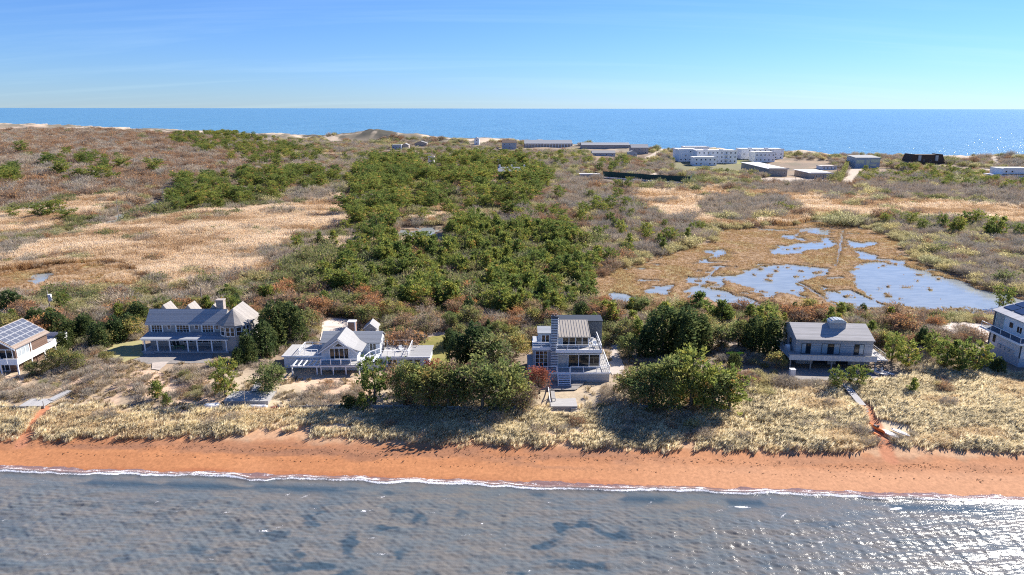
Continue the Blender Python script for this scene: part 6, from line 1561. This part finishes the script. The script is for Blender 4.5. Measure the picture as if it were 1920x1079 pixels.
near_trees = [   # survey mark of the foot, height, kind, width factor, what it looks like and stands beside
 (424,744,5.6,'pine',1.0,'loose pine with open crown beside the wooden platform, before the long grey house'),
 (506,738,6.4,'green',.95,'round olive green tree with red tipped edge, left of the pergola'),
 (296,748,2.6,'young',1.35,'low sprawling pine on the sandy slope before the white columned porch'),
 (312,762,1.8,'young',1.3,'smallest sprawling pine just below the low pine on the sandy slope'),
 (466,682,6.0,'cedar',1.0,'bluish spruce shaped tree standing before the turret'),
 (448,690,3.6,'cedar',1.2,'dark low cedar at the right end of the white columned porch'),
 (515,648,8.2,'cedar',1.15,'tallest dark cedar between the turret and the pale blue house'),
 (546,642,7.6,'cedar',1.2,'broad dark cedar nearest the flat left wing of the pale blue house'),
 (500,668,6.5,'cedar',1.1,'dark cedar squeezed right of the turret windows'),
 (576,626,5.0,'olive',1.1,'olive brown tree at the right edge of the cedar group by the sand driveway'),
 (703,757,6.6,'pine',.95,'tall grey green pine covering the right corner of the gabled house'),
 (680,770,2.7,'young',1.1,'bright young pine at the foot of the tall grey green pine'),
 (655,768,1.9,'cedar',1.4,'low dark juniper left of the bright young pine'),
 (745,742,5.0,'mauve',1.0,'purplish bare tree under the right wing windows of the gabled house'),
 (772,757,5.8,'green',1.0,'green tree with reddish tips in front of the roof terrace'),
 (806,763,6.4,'olive',1.1,'yellowish olive tree left in the big clump between the two houses'),
 (840,766,6.6,'green',1.0,'mid green tree in the front row of the big clump between the houses'),
 (872,762,7.0,'mauve',1.05,'mauve leaved tree in the middle of the big clump between the houses'),
 (905,770,7.4,'green',1.1,'broad green tree in the front row near the red brown tree'),
 (948,770,7.8,'green',1.1,'tallest rounded green tree left of the red brown tree'),
 (985,768,4.6,'mauve',1.0,'dull grey mauve bush tree at the right end of the big clump'),
 (815,735,5.4,'redb',.9,'reddish tree top showing over the big clump'),
 (858,690,6.2,'cedar',1.2,'dark cedar left of three behind the big clump by the lawn'),
 (890,680,7.2,'cedar',1.35,'largest dark cedar behind the big clump'),
 (925,690,6.0,'olive',1.3,'yellow tinged tree right of the largest dark cedar'),
 (845,655,4.0,'cedar',1.2,'small flat topped cedar at the lawn edge'),
 (968,668,4.2,'olive',1.2,'olive bush tree left of the striped chimney'),
 (1012,738,4.6,'redb',1.0,'red brown leaved small tree left of the white stairs'),
 (1186,752,6.4,'olive',1.1,'pale olive tree at the left end of the clump right of the beach platform'),
 (1222,764,7.2,'green',1.05,'green tree second from left in the clump above the bulkhead'),
 (1258,768,7.6,'green',1.05,'tall green tree in the middle of the clump above the bulkhead'),
 (1296,766,7.6,'pine',1.2,'shaggy pine in the clump above the bulkhead'),
 (1332,770,7.0,'green',1.0,'dark green tree second from right in the clump above the bulkhead'),
 (1366,772,6.0,'pine',1.2,'yellow green pine at the right end of the clump above the bulkhead'),
 (1212,668,6.0,'cedar',1.2,'grey green cedar left of the great dark cedars'),
 (1240,662,8.6,'cedar',1.3,'great dark cedar, left of the pair behind the bulkhead clump'),
 (1282,668,9.0,'cedar',1.35,'great dark cedar, right of the pair behind the bulkhead clump'),
 (1312,660,7.0,'cedar',1.2,'grey green cedar right of the great dark cedars'),
 (1178,672,4.6,'green',.9,'bright green bush tree right of the tan roofed house'),
 (1172,640,4.4,'olive',1.0,'pale bare topped tree just beyond the tan roofed house'),
 (1352,655,5.0,'olive',1.0,'pale olive tree left of the lime kayak'),
 (1384,650,5.2,'green',1.0,'bluish green tree just behind the lime kayak'),
 (1376,690,2.8,'cedar',1.3,'small round cedar below the lime kayak'),
 (1416,655,6.2,'cedar',1.2,'dark cedar left of the plank house'),
 (1444,662,6.8,'cedar',1.3,'darkest cedar touching the plank house deck'),
 (1432,640,6.4,'pine',1.0,'green pine behind the dark cedars by the plank house'),
 (1455,690,3.0,'olive',1.2,'yellow green bush at the plank house deck corner'),
 (1566,730,3.3,'pine',1.15,'left of two small round pines before the plank house'),
 (1606,724,3.2,'pine',1.15,'right of two small round pines before the plank house'),
 (1672,676,4.6,'pine',1.0,'pine just right of the plank house deck'),
 (1700,690,4.4,'pine',1.1,'dark pine right of the plank house terrace'),
 (1745,668,4.2,'pine',1.0,'pine standing between the plank house and the curved driveway'),
 (1728,650,4.0,'cedar',1.1,'dark cedar left of the curved driveway'),
 (1772,690,4.8,'pine',1.15,'pine at the left of the group below the curved driveway'),
 (1800,697,5.2,'pine',1.3,'broadest pine in the group below the curved driveway'),
 (1832,694,4.6,'pine',1.1,'pine at the right of the group below the curved driveway'),
 (1712,735,2.2,'young',1.2,'small lone pine in the dune grass right of the plank house'),
 (1870,700,3.0,'cedar',1.3,'dark shaded bush tree under the white house'),
 (1880,575,4.5,'pine',1.0,'pine behind the white house by the pond'),
 (112,692,3.8,'olive',1.1,'yellow olive tree right of the solar panel house'),
 (142,694,3.2,'olive',1.1,'small yellow green tree right of the solar panel house, nearer the slope'),
 (88,702,3.4,'olive',1.0,'dull green tree touching the white balcony posts'),
 (62,705,2.2,'olive',1.1,'low bush tree under the white balcony'),
 (120,660,3.0,'cedar',1.1,'small juniper behind the white terrace of the solar panel house'),
 (20,590,4.2,'cedar',1.3,'dark juniper above the solar roof at the picture edge'),
 (72,622,4.0,'cedar',1.3,'bright sided juniper directly behind the solar roof'),
 (105,630,4.2,'cedar',1.2,'juniper behind the white terrace'),
 (135,645,3.8,'cedar',1.2,'juniper in the middle of the hedge row left of the dry lawn'),
 (162,635,4.0,'cedar',1.2,'taller juniper in the hedge row left of the dry lawn'),
 (190,652,4.0,'cedar',1.2,'dark juniper at the left end of the dry lawn'),
 (218,642,4.2,'cedar',1.2,'dark juniper beside the dry lawn'),
 (245,632,3.8,'cedar',1.2,'dark juniper against the left gable of the long grey house'),
 (262,612,4.2,'cedar',1.3,'wide juniper behind the left end of the long grey roof'),
 (200,678,1.8,'olive',1.4,'pale green cushion bush at the dry lawn edge'),
 (120,585,4.2,'pine',1.0,'green pine right of the transformer pole'),
 (390,592,4.0,'young',1.2,'bright pine behind the long grey house, left of its chimney'),
 (432,594,4.2,'pine',1.2,'bright pine behind the chimney of the long grey house'),
 (760,660,4.6,'rust',1.35,'large rust brown round tree right behind the gabled house'),
 (588,596,4.4,'rust',1.2,'orange brown tree up the slope from the sand driveway'),
 (690,612,4.6,'olive',1.2,'bare branched tree over the shed'),
 (582,616,4.2,'rust',1.0,'orange tree left of the sand driveway'),
 (800,632,5.0,'mauve',1.2,'dark trunked bare tree at the back track above the lawn'),
 (735,600,4.5,'olive',1.1,'yellow green bare tree behind the round rust tree'),
 (1146,606,3.8,'rust',1.2,'bright orange tree behind the tan roofed house, right of its chimney'),
 (1112,600,3.4,'rust',1.2,'brown orange bush tree just over the dark rear wing'),
 (1500,604,3.4,'rust',1.4,'orange leaved tree directly behind the plank house roof'),
 (1468,600,3.6,'rust',1.3,'orange leaved tree left above the plank house roof'),
 (1390,590,3.4,'rust',1.2,'reddish tree at the marsh edge, left of the orange pair'),
 (552,556,2.9,'rust',1.3,'vivid orange bush tree alone at the edge of the pine grove'),
 (180,415,3.2,'rust',1.3,'dark red bush tree by the ditch below the hill'),
 (868,585,4.0,'rust',1.2,'orange tree at the near edge of the pine grove'),
 (848,590,3.5,'rust',1.1,'pink brown tree at the near edge of the pine grove'),
 (880,600,5.0,'cedar',1.1,'dark cedar at the near edge of the pine grove'),
]
PINES = []           # (distance, kind, x, y, z, h, wide, label, group)
counts = {}
for (u, v, h, kind, wd, lab) in near_trees:
    x, y, z = gnd(u, v)
    if kind in ('green', 'olive', 'mauve') and v > 700: h, wd = h * (.72, 1.12, .9, 1.2, .8, 1.0)[len(lab) % 6], wd * (1.1, .85, 1.0, .9, 1.15)[len(lab) % 5]
    if 'juniper' in lab: h, wd = h * 1.2, wd * 1.35
    tree(kind, x, y, z - .05, h, lab, None, wd)
    if NAMES[kind] == 'pine_tree': counts['pine_tree'] = counts.get('pine_tree', 0) + 1

PZ = [
 ('grove', [(600,525),(640,485),(690,470),(760,448),(860,428),(960,430),(1080,445),(1135,470),(1105,560),(1020,605),(920,600),(800,590),(700,565),(620,560)], 4.1, (3.2, 6.2), 'young', 'bright green pine in the dense grove behind the houses', .97),
 ('wood bridge', [(650,440),(740,398),(860,392),(1000,398),(1100,440),(1060,475),(900,440),(760,455),(690,480)], 5.5, (3.2, 6), 'pitch', 'pine in the thin wood joining the two pine groves', .62),
 ('wood fringe', [(480,545),(560,490),(640,450),(660,440),(640,600),(560,580)], 8, (2.5, 4.2), 'young', 'scattered pine in brush at the reed side of the grove', .5),
 ('wood skirt', [(1000,440),(1200,400),(1330,440),(1150,500),(1110,560),(1040,600),(1000,540)], 8, (2.8, 5), 'pine', 'scattered pine in brush between grove and marsh', .5),
 ('grove edge', [(1100,470),(1160,440),(1330,430),(1330,460),(1230,475),(1150,500)], 9, (3, 5), 'young', 'scattered pine in grey brush at the left marsh edge', .6),
 ('back grove', [(640,348),(700,312),(860,302),(1025,318),(1035,365),(1000,395),(930,412),(840,398),(762,412),(735,470),(655,440),(668,385)], 5.6, (3.6, 8.8), 'pitch', 'tall pitch pine in the wood beyond the reeds', .8),
 ('left clump', [(300,392),(330,352),(450,338),(600,326),(645,350),(560,372),(450,394),(340,405)], 6.2, (4.5, 7.8), 'pitch', 'pitch pine in the clump between hill and reeds', .85),
 ('hill top', [(300,262),(420,252),(560,276),(612,300),(500,322),(400,296)], 8.5, (4.5, 7), 'pitch', 'dark pine on the far slope below the dunes', .8),
 ('hillside', [(70,300),(130,292),(215,302),(232,345),(175,352),(90,345)], 10, (4.5, 7.5), 'pitch', 'pine in the loose clump halfway up the hill', .45),
 ('hill foot', [(0,325),(30,322),(35,352),(0,358)], 6, (5, 7), 'pitch', 'pine in the hillside clump at the picture edge', .8),
 ('mid right', [(1000,365),(1060,360),(1190,355),(1180,400),(1080,415),(1010,410)], 11, (4.5, 6.5), 'pitch', 'pine standing in grey brush right of the pine wood', .55),
 ('far middle', [(640,300),(760,285),(1000,290),(1250,300),(1420,318),(1400,335),(1300,328),(1120,325),(1020,315),(860,300),(700,312)], 9, (3.2, 5.2), 'pitch', 'pine in the far mixed scrub before the seaside houses', .55),
 ('far right', [(1600,338),(1615,318),(1700,312),(1880,335),(1960,348),(1960,362),(1700,350)], 5, (2.4, 4.2), 'pitch', 'low pine in green scrub below the dark brown house', .85),
 ('right brush', [(1660,425),(1720,418),(1800,420),(1900,435),(1960,440),(1960,455),(1820,445),(1700,432)], 8, (3.5, 6), 'pine', 'dark pine rising from grey brush beside the marsh', .55),
 ('behind junipers', [(-80,575),(0,560),(60,572),(60,610),(-80,620)], 5, (3, 4.4), 'cedar', '', 0),
 ('marsh front', [(1090,600),(1160,585),(1260,588),(1360,592),(1450,600),(1600,608),(1700,618),(1750,640),(1690,650),(1600,620),(1350,612),(1180,612)], 4.0, (3.0, 5.2), 'young', 'green pine in the tree belt between houses and marsh', .92),
]
LONE = [(40,292,7,'lone pine high on the russet hill at far left'),(15,345,6.5,'dark pine on the hillside at the picture edge'),(92,318,6.5,'pine on the hillside, upper left of the hillside pair'),(118,335,7,'broad pine on the hillside, lower left'),(165,318,7.5,'broad pine crown near the middle of the hillside'),(192,346,7,'tall pine at the foot of the hill'),(290,330,7,'dark flat topped pine at the right of the hillside'),
        (232,322,5.5,'yellowish small pine on the hillside'),(420,322,4.5,'small pine in the grey hollow right of the hill'),(80,416,6,'dark pine beside the pale pole at the left reeds'),(105,412,6.5,'tall layered pine beside the pale pole at the left reeds'),(130,422,5,'yellow green pine right of the pale pole at the left reeds'),(27,415,4.5,'lone small pine standing in the reeds at far left'),
        (400,440,2.5,'small green pine on the grey hummock in the reeds'),(420,437,2.5,'second small pine on the grey hummock in the reeds'),(558,470,4,'round green pine alone at the right end of the reeds'),(850,412,5.5,'yellowish pine beside the small pond'),(1255,460,5,'dark broad pine over the brush at the left marsh edge'),(1705,425,5,'cone shaped dark pine beside the marsh'),(1660,422,4,'round dark pine beside the marsh'),(1865,445,6.5,'tall dark pine at right in grey brush'),(1790,440,4,'dark round bush pine in the right brush'),(1215,455,4,'pine left of the dark broad pine at the marsh edge'),(1460,398,4,'dark pine on the grey brush island'),(1478,400,3.2,'small dark pine at the tip of the grey brush island')]
for u, v, h, lab in LONE:
    x, y, z = gnd(u, v); tree('pitch' if v < 430 else 'pine', x, y, z - .1, h * (1.35 if v < 360 else 1.1), lab, None, 1.3); counts['pine_tree'] += 1
for nm, poly, sp_, (h0, h1), kind, lab, keep in PZ:
    if not lab: continue
    zz = 2.0
    W = np.array([at_z(u, v, zz) for u, v in poly])
    xa, xb, ya, yb = W[:, 0].min() - 5, W[:, 0].max() + 5, W[:, 1].min() - 8, W[:, 1].max() + 8
    X, Y = jitter(xa, xb, ya, yb, sp_, prng); X = X + prng.normal(0, sp_ * .35, len(X)); Y = Y + prng.normal(0, sp_ * .35, len(Y))
    Z = ground_h(X, Y, False); U, V = proj(X, Y, Z)
    Uw, Vw = warp(X, Y, U, V)
    k = inpoly(Uw, Vw, poly) & clear_of_houses(X, Y, 1) & ~is_open(X, Y, Z) & (prng.random(len(X)) < keep) & (pool_mask(X, Y) < .5) & (fbm(X, Y, 13, 4) > {'grove': .44, 'back grove': .475, 'wood bridge': .44, 'left clump': .46, 'hill top': .48}.get(nm, .38))
    for x, y, z in zip(X[k], Y[k], Z[k]):
        u_, v_ = proj(x, y, z); hh = prng.uniform(h0, h1) * (.62 if u_ > 1180 and nm == 'far middle' else 1); lb_, g_ = lab, nm
        if nm == 'grove':
            lb_ = ('tall' if hh > 4.2 else 'small') + ' green pine in the grove, ' + ('nearest the houses' if v_ > 560 else 'beside the small pond' if v_ < 470 and u_ < 880 else 'on its reed side' if u_ < 760 else 'on its marsh side' if u_ > 1000 else 'at its heart')
            g_ = lb_
            q_ = prng.random(); kind = 'young' if q_ < .45 else 'pine'
            if q_ > .84:
                kk2 = ['olive', 'rust', 'mauve'][int(prng.integers(3))]; nm2 = {'olive': 'olive leafy tree', 'rust': 'rust orange tree', 'mauve': 'bare mauve tree'}[kk2] + ' among the grove pines, ' + lb_.split(', ')[1]
                tree(kk2, x, y, z - .1, prng.uniform(2.5, 3.8), nm2, nm2, 1.2); continue
        PINES.append((y, kind, x, y, z - .1, hh, prng.uniform(.95, 1.55), lb_, 'pines: ' + nm))
PINES.sort(key=lambda p: p[0])
room = 300 - counts['pine_tree']
for p in PINES[:room]: tree(p[1], p[2], p[3], p[4], p[5], p[7], p[8].replace('pines: ', 'pines of the '), p[6])
rest = PINES[room:]
def joined(c, t):       # crown and trunk as one mesh for the far wood
    nm = 'far_pine'; bm = bmesh.new(); bm.from_mesh(c); n0 = len(bm.faces); bm.from_mesh(t)
    bm.faces.ensure_lookup_table()
    for f in bm.faces[n0:]: f.material_index = 1
    me = bpy.data.meshes.new(nm); bm.to_mesh(me); bm.free(); me.materials.append(c.materials[0]); me.materials.append(t.materials[0]); return me
for kk_, nm_, lab_ in (('young', 'pine_thicket', 'far side of the young pine thicket'), ('pitch', 'pine_woods', 'far pine wood beyond the nearer pines'), ('pine', 'pine_fringe', 'far pines in the brush beside the marsh')):
    rr_ = [p for p in rest if p[1] == kk_]
    if rr_: stuff(nm_, lab_, 'pine wood', [(p[2], p[3], p[4]) for p in rr_], [p[5] / BASEH[kk_] * (.5 + .5 * p[6]) for p in rr_], [joined(c, t) for c, t in PLANTS[kk_]], 31)

# belt of mixed small trees behind the houses
X, Y = jitter(-120, 125, 112, 160, 4.6, prng); X = X + prng.normal(0, 1.2, len(X)); Y = Y + prng.normal(0, 1.2, len(Y))
Z = h_at(X, Y); U, V = proj(X, Y, Z)
k = (V > 552) & (V < 655) & (U > -60) & (U < 1860) & clear_of_houses(X, Y, 2.5) & ~is_open(X, Y, Z) & ~inpoly(U, V, MARSH) & (prng.random(len(X)) < .85) & ~((U < 420) & (V < 590)) & ~((U > 1740) & (V < 610))
kinds_ = ['olive', 'mauve', 'rust', 'green', 'young', 'cedar']
for x, y, z, u, v, q in zip(X[k], Y[k], Z[k], U[k], V[k], fbm(X[k] + 77, Y[k], 12, 3)):
    w = np.array([.25, .2, .2 if q < .5 else .34, .12, .12 if u < 1050 else .3, .11]); kd = kinds_[int(prng.choice(6, p=w / w.sum()))]
    side = 'behind the solar panel house' if u < 200 else 'behind the long grey house' if u < 540 else 'behind the pale blue house' if u < 800 else 'behind the tan roofed house' if u < 1240 else 'behind the great cedars' if u < 1420 else 'behind the plank house' if u < 1700 else 'by the curved driveway'
    lb = {'olive': 'small olive tree', 'mauve': 'small mauve bare tree', 'rust': 'small rust coloured tree', 'green': 'small green tree', 'young': 'young pine', 'cedar': 'small dark cedar'}[kd] + ' in the belt ' + side
    tree(kd, x, y, z - .05, prng.uniform(2.4, 4.5), lb, lb.replace('small ', '').replace('young ', '') + ', several alike', prng.uniform(1.0, 1.35))

# scrub -------------------------------------------------------------------------------------------
NEAR_SCRUB = [([(-100,705),(60,722),(150,702),(190,702),(240,722),(150,748),(-100,752)], .75), ([(320,692),(420,692),(445,760),(360,766),(330,732)], .9), ([(515,744),(620,722),(690,735),(690,768),(560,772)], .85),
  ([(1085,728),(1200,716),(1215,772),(1100,772)], .95), ([(1375,702),(1480,712),(1560,722),(1600,738),(1540,757),(1400,757)], .95), ([(1690,690),(1760,700),(1900,705),(2000,745),(1800,748),(1700,722)], .35), ([(160,655),(235,682),(240,712),(170,712)], .8),
  ([(735,700),(1000,700),(1000,772),(735,772)], .9), ([(1200,700),(1375,700),(1380,768),(1200,768)], .9), ([(180,715),(330,705),(330,760),(220,765)], .25), ([(1640,690),(1700,650),(1760,640),(1860,690),(1760,700),(1700,700)], .7), ([(1330,640),(1460,640),(1470,712),(1375,710)], .8), ([(400,600),(600,600),(600,690),(540,712),(420,690)], .7), ([(60,640),(200,640),(180,700),(60,712)], .8)]
pts = {k: [] for k in SHRUBS}
def scrub_band(y0, y1, sp_, smin, smax):
    X, Y = jitter(-1.0 * y1, 1.0 * y1, y0, y1, sp_, prng)
    Z = ground_h(X, Y, False); U, V = proj(X, Y, Z)
    Un, Vn = warp(X, Y, U, V); Un = Un + prng.normal(0, 5, len(U)); Vn = Vn + prng.normal(0, 1.2, len(U))
    ok = FRAME(U, V) & clear_of_houses(X, Y, .8) & ~is_open(X, Y, Z) & (ocean_d(X, Y) > (60 + 60 * fbm(X, Y, 50, 3)) * (1 + 1.3 * sstep(150, -250, X)))
    reeds = in_reeds(Un, Vn); marsh = inpoly(Un, Vn, MARSH) | inpoly(Un, Vn, MARSH_L)
    ok &= ~marsh & (pool_mask(X, Y) < .5)
    isl = inpoly(Un, Vn, ISLAND)
    ok &= ~(reeds & ~isl & (fbm(X, Y, 12, 3) < .61))
    s = shore_s(X, Y)
    nearz = (V > 648) | (s < 34)
    nk = np.zeros(len(X), bool)
    for poly, d in NEAR_SCRUB: nk |= inpoly(U, V, poly) & (prng.random(len(X)) < d)
    ok &= (~nearz) | nk | inpoly(U, V, GRASS)
    ok &= ~inpoly(U, V, GRASS) | ((fbm(X, Y, 6, 3) > .61) & (prng.random(len(X)) < .5) & (s > 9.5))
    hill = inpoly(Un, Vn, HILL); isl = inpoly(Un, Vn, ISLAND); band = inpoly(Un, Vn, BANDP); rs = inpoly(Un, Vn, RSCRUB); cs = inpoly(Un, Vn, CSCRUB); grv = inpoly(Un, Vn, PZ[0][1]) | inpoly(Un, Vn, PZ[2][1])
    fringe = (inpoly(Un - 26, Vn + 5, MARSH) | inpoly(Un + 30, Vn + 3, MARSH) | inpoly(Un, Vn + 9, MARSH)) & ~marsh
    fringe |= isl & ~inpoly(Un, Vn + 8, ISLAND)
    mids = (V > 525) & (V <= 660)
    n2 = fbm(X, Y, 16, 3); n3 = fbm(X + 300, Y, 9 if y0 < 260 else 22, 3)
    rank = np.argsort(np.argsort(n3)) / max(1, len(n3)); pickv = np.where(prng.random(len(n3)) < .6, rank, prng.random(len(n3)))
    for i in np.nonzero(ok)[0]:
        if fringe[i] and not nearz[i]: w = (.2, .03, .07, .68, .02)
        elif isl[i]: w = (.85, .05, .02, .05, .03)
        elif band[i]: w = (.15, .8, .03, .02, .0)
        elif rs[i]: w = (.52, .12, .06, .24, .06)
        elif hill[i]: w = (.32, .10, .62 if n2[i] > .45 else .3, .02, .01)
        elif grv[i]: w = (.13, .04, .1, .13, .6)
        elif cs[i]: w = (.52, .2, .16, .1, .02)
        elif nearz[i]: w = (.72, .08, .08, .1, .02)
        elif mids[i]: w = (.28, .08, .22 if n2[i] > .42 else .1, .26, .16)
        else: w = (.30, .12, .17, .21, .20)
        w = np.array(w); k = ('grey', 'mauve', 'russet', 'olive', 'green')[min(4, int(np.searchsorted(np.cumsum(w / w.sum()), pickv[i])))]
        sc = prng.uniform(smin, smax) * (.75 if nearz[i] else 1.0) * (1.45 if prng.random() < .12 and not nearz[i] else 1.0)
        if hill[i]: sc *= 1.15
        elif grv[i] and k == 'green': sc *= 1.3
        pts[k].append((Y[i], X[i], Z[i] - .08, sc, nearz[i], hill[i], fringe[i], mids[i], V[i]))
scrub_band(84, 145, 1.7, .6, 1.15); scrub_band(145, 265, 2.6, .9, 1.6); scrub_band(265, 450, 4.0, 1.3, 2.2); scrub_band(450, 1000, 5.4, 1.2, 2.3)
for (u, v, nn, rr) in ((205,472,9,3.0),(240,470,6,2.4),(395,441,12,4.5),(370,447,9,4),(240,446,5,2.5),(290,444,5,2.5),(440,478,16,5),(350,446,6,3),(470,490,12,5),(190,485,5,2)):
    x, y, z = gnd(u, v)
    for _ in range(nn):
        X_, Y_ = x + prng.normal(0, rr), y + prng.normal(0, rr * .7)
        pts['grey'].append((Y_, X_, float(h_at(X_, Y_)) - .05, prng.uniform(1.0, 1.7), False, False, False, False, v))
SH = {'grey': ('bare_shrub', 'grey bare shrub', 'shrub'), 'mauve': ('purple_shrub', 'purplish bare shrub', 'shrub'), 'russet': ('russet_shrub', 'russet leaved shrub', 'shrub'), 'olive': ('groundsel_bush', 'pale olive groundsel bush', 'bush'), 'green': ('evergreen_bush', 'dark green bush', 'bush')}
for k, lst in pts.items():
    lst.sort(key=lambda q: -q[3] / q[0])
    nm, lb, cat = SH[k]; vs = SHRUBS[k]
    for (Y, X, Z, sc, nz, hl, fr, md, V) in lst[:300]:
        o = bpy.data.objects.new(nm, vs[int(prng.integers(len(vs)))]); COL.objects.link(o)
        o.location = (X, Y, Z); o.rotation_euler = (0, 0, prng.uniform(0, 6.28)); o.scale = (sc * prng.uniform(.9, 1.25), sc * prng.uniform(.9, 1.25), sc)
        U, _ = proj(X, Y, Z)
        side = 'by the solar panel house' if U < 200 else 'round the long grey house' if U < 540 else 'round the pale blue house' if U < 740 else 'near the tan roofed house' if U < 1340 else 'round the plank house' if U < 1700 else 'near the white house'
        if nz: w_ = 'on the dune ' + side
        elif md: w_ = 'in the brush behind, ' + side
        elif fr: w_ = 'at the marsh edge'
        elif hl: w_ = 'on the hillside'
        else: w_ = 'in the open brushland beyond the houses' if U < 1050 else 'in the brushland beside the marsh'
        tag(o, lb + ' ' + w_, cat, lb + ('es ' if lb.endswith('sh') else 's ') + w_)
    rest = lst[300:]
    if rest: stuff({'grey': 'bare_scrub', 'mauve': 'purple_scrub', 'russet': 'russet_scrub', 'olive': 'groundsel_scrub', 'green': 'evergreen_scrub'}[k], {'grey': 'mass of grey bare brush', 'mauve': 'mass of purplish bare brush', 'russet': 'mass of russet brush over the hill', 'olive': 'mass of pale olive groundsel', 'green': 'mass of low dark green brush'}[k], 'scrub', [(q[1], q[0], q[2]) for q in rest], [q[3] for q in rest], vs, 41)

# reeds, marsh grass, dune grass ------------------------------------------------------------------------
RP = []
for y0, y1, sp_ in ((130, 200, .85), (200, 300, 1.1), (300, 420, 1.8)):
    X, Y = jitter(-1.0 * y1, 1.0 * y1, y0, y1, sp_, prng)
    Z = ground_h(X, Y, False); U, V = proj(X, Y, Z)
    k = FRAME(U, V) & in_reeds(*[q + prng.normal(0, sd_, len(U)) for q, sd_ in zip(warp(X, Y, U, V), (4, 1.2))]) & ~inpoly(*warp(X, Y, U, V), ISLAND) & (pool_mask(X, Y) < .5) & ~is_open(X, Y, Z)
    h = (.65 + .75 * fbm(X, Y, 11, 3)) * (1 if y0 < 200 else 1.15)
    RP += list(zip(X[k], Y[k], Z[k], h[k]))
    k = inpoly(U, V, MARSH_L) & (pool_mask(X, Y) < .5) & (fbm(X, Y, 7, 3) > .46)
    RP += list(zip(X[k], Y[k], Z[k], .25 + .6 * np.clip(fbm(X[k], Y[k], 7, 3) - .4, 0, 1) * 2))
stuff('reeds', 'tall tan reeds with pale plumes filling the wet meadows', 'reeds', [q[:3] for q in RP], [q[3] for q in RP], REED_M, 51, 3.1416, fbm(np.array([q[0] for q in RP]), np.array([q[1] for q in RP]) * 1.8, 26, 4))
X, Y = jitter(-190, 240, 140, 285, .95, prng); Z = ground_h(X, Y, True); U, V = proj(X, Y, Z)
k = FRAME(U, V) & (inpoly(U, V, MARSH) | inpoly(U, V, MARSH_L)) & (Z > WATER_MARSH + .06) & (prng.random(len(X)) < .8)
stuff('marsh_grass', 'low brown salt marsh grass round the pools', 'grass', np.stack([X[k], Y[k], Z[k]], 1), .7 + .9 * fbm(X[k], Y[k], 6, 3), MARSH_M, 52)
X, Y = jitter(-95, 105, 80, 112, .40, prng); Z = ground_h(X, Y, False); U, V = proj(X, Y, Z)
dens = fbm(X, Y, 3.2, 3); cl = np.clip((dens - .24) * 4.5, .25, 1)
k = inpoly(U + prng.normal(0, 6, len(U)), V + prng.normal(0, 3.2, len(U)) + np.abs(prng.normal(0, 6, len(U))) * (prng.random(len(U)) < .5), GRASS) & (prng.random(len(X)) < cl) & clear_of_houses(X, Y) & ~is_open(X, Y, Z) & (shore_s(X, Y) > 5.8)
k &= ~(inpoly(*warp(X, Y, U, V), SPARSE) & (dens < .52))
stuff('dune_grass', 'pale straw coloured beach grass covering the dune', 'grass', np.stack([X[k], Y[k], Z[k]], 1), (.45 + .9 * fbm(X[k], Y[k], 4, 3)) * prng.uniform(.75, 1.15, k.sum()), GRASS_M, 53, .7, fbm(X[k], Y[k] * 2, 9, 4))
X, Y = jitter(-110, 115, 92, 150, .8, prng); Z = ground_h(X, Y, False); U, V = proj(X, Y, Z)
k = ~inpoly(U, V, GRASS) & (fbm(X, Y, 4, 3) > .46) & clear_of_houses(X, Y) & ~is_open(X, Y, Z) & (shore_s(X, Y) > 14) & (prng.random(len(X)) < .75)
stuff('dry_grass', 'thin dry grass between the shrubs on the dune', 'grass', np.stack([X[k], Y[k], Z[k]], 1), (.7 + .6 * fbm(X[k], Y[k], 5, 3)), DRYG_M, 54)
# wrack line of dry weed on the beach
V_, F_, C_ = [], [], []; kk = 0
n = 1500; x = prng.uniform(-95, 95, n); s_ = prng.normal(5.3, .45, n) + (fbm(x, x * 0, 9, 3) - .5) * 1.4
half = prng.random(n) < .16; s_[half] = prng.normal(3.1, .22, half.sum()) + (fbm(x[half], x[half] * 0 + 8, 14, 3) - .5) * .8
y = s_ + 75.9 - .053 * x; z = ground_h(x, y, False)
D = np.stack([np.ones(n), prng.normal(0, .5, n), prng.normal(.1, .12, n)], 1)
V, F, C = sprays(prng, np.stack([x, y, z + .03], 1), D, prng.uniform(.10, .42, n), prng.uniform(.04, .11, n), (.15, .095, .06), .4)
wk = link('wrack', raw_mesh('wrack', V, F, MATS['twigs'], C)); tag(wk, 'dark line of dry seaweed and bits strewn along the beach', 'seaweed', kind='stuff')
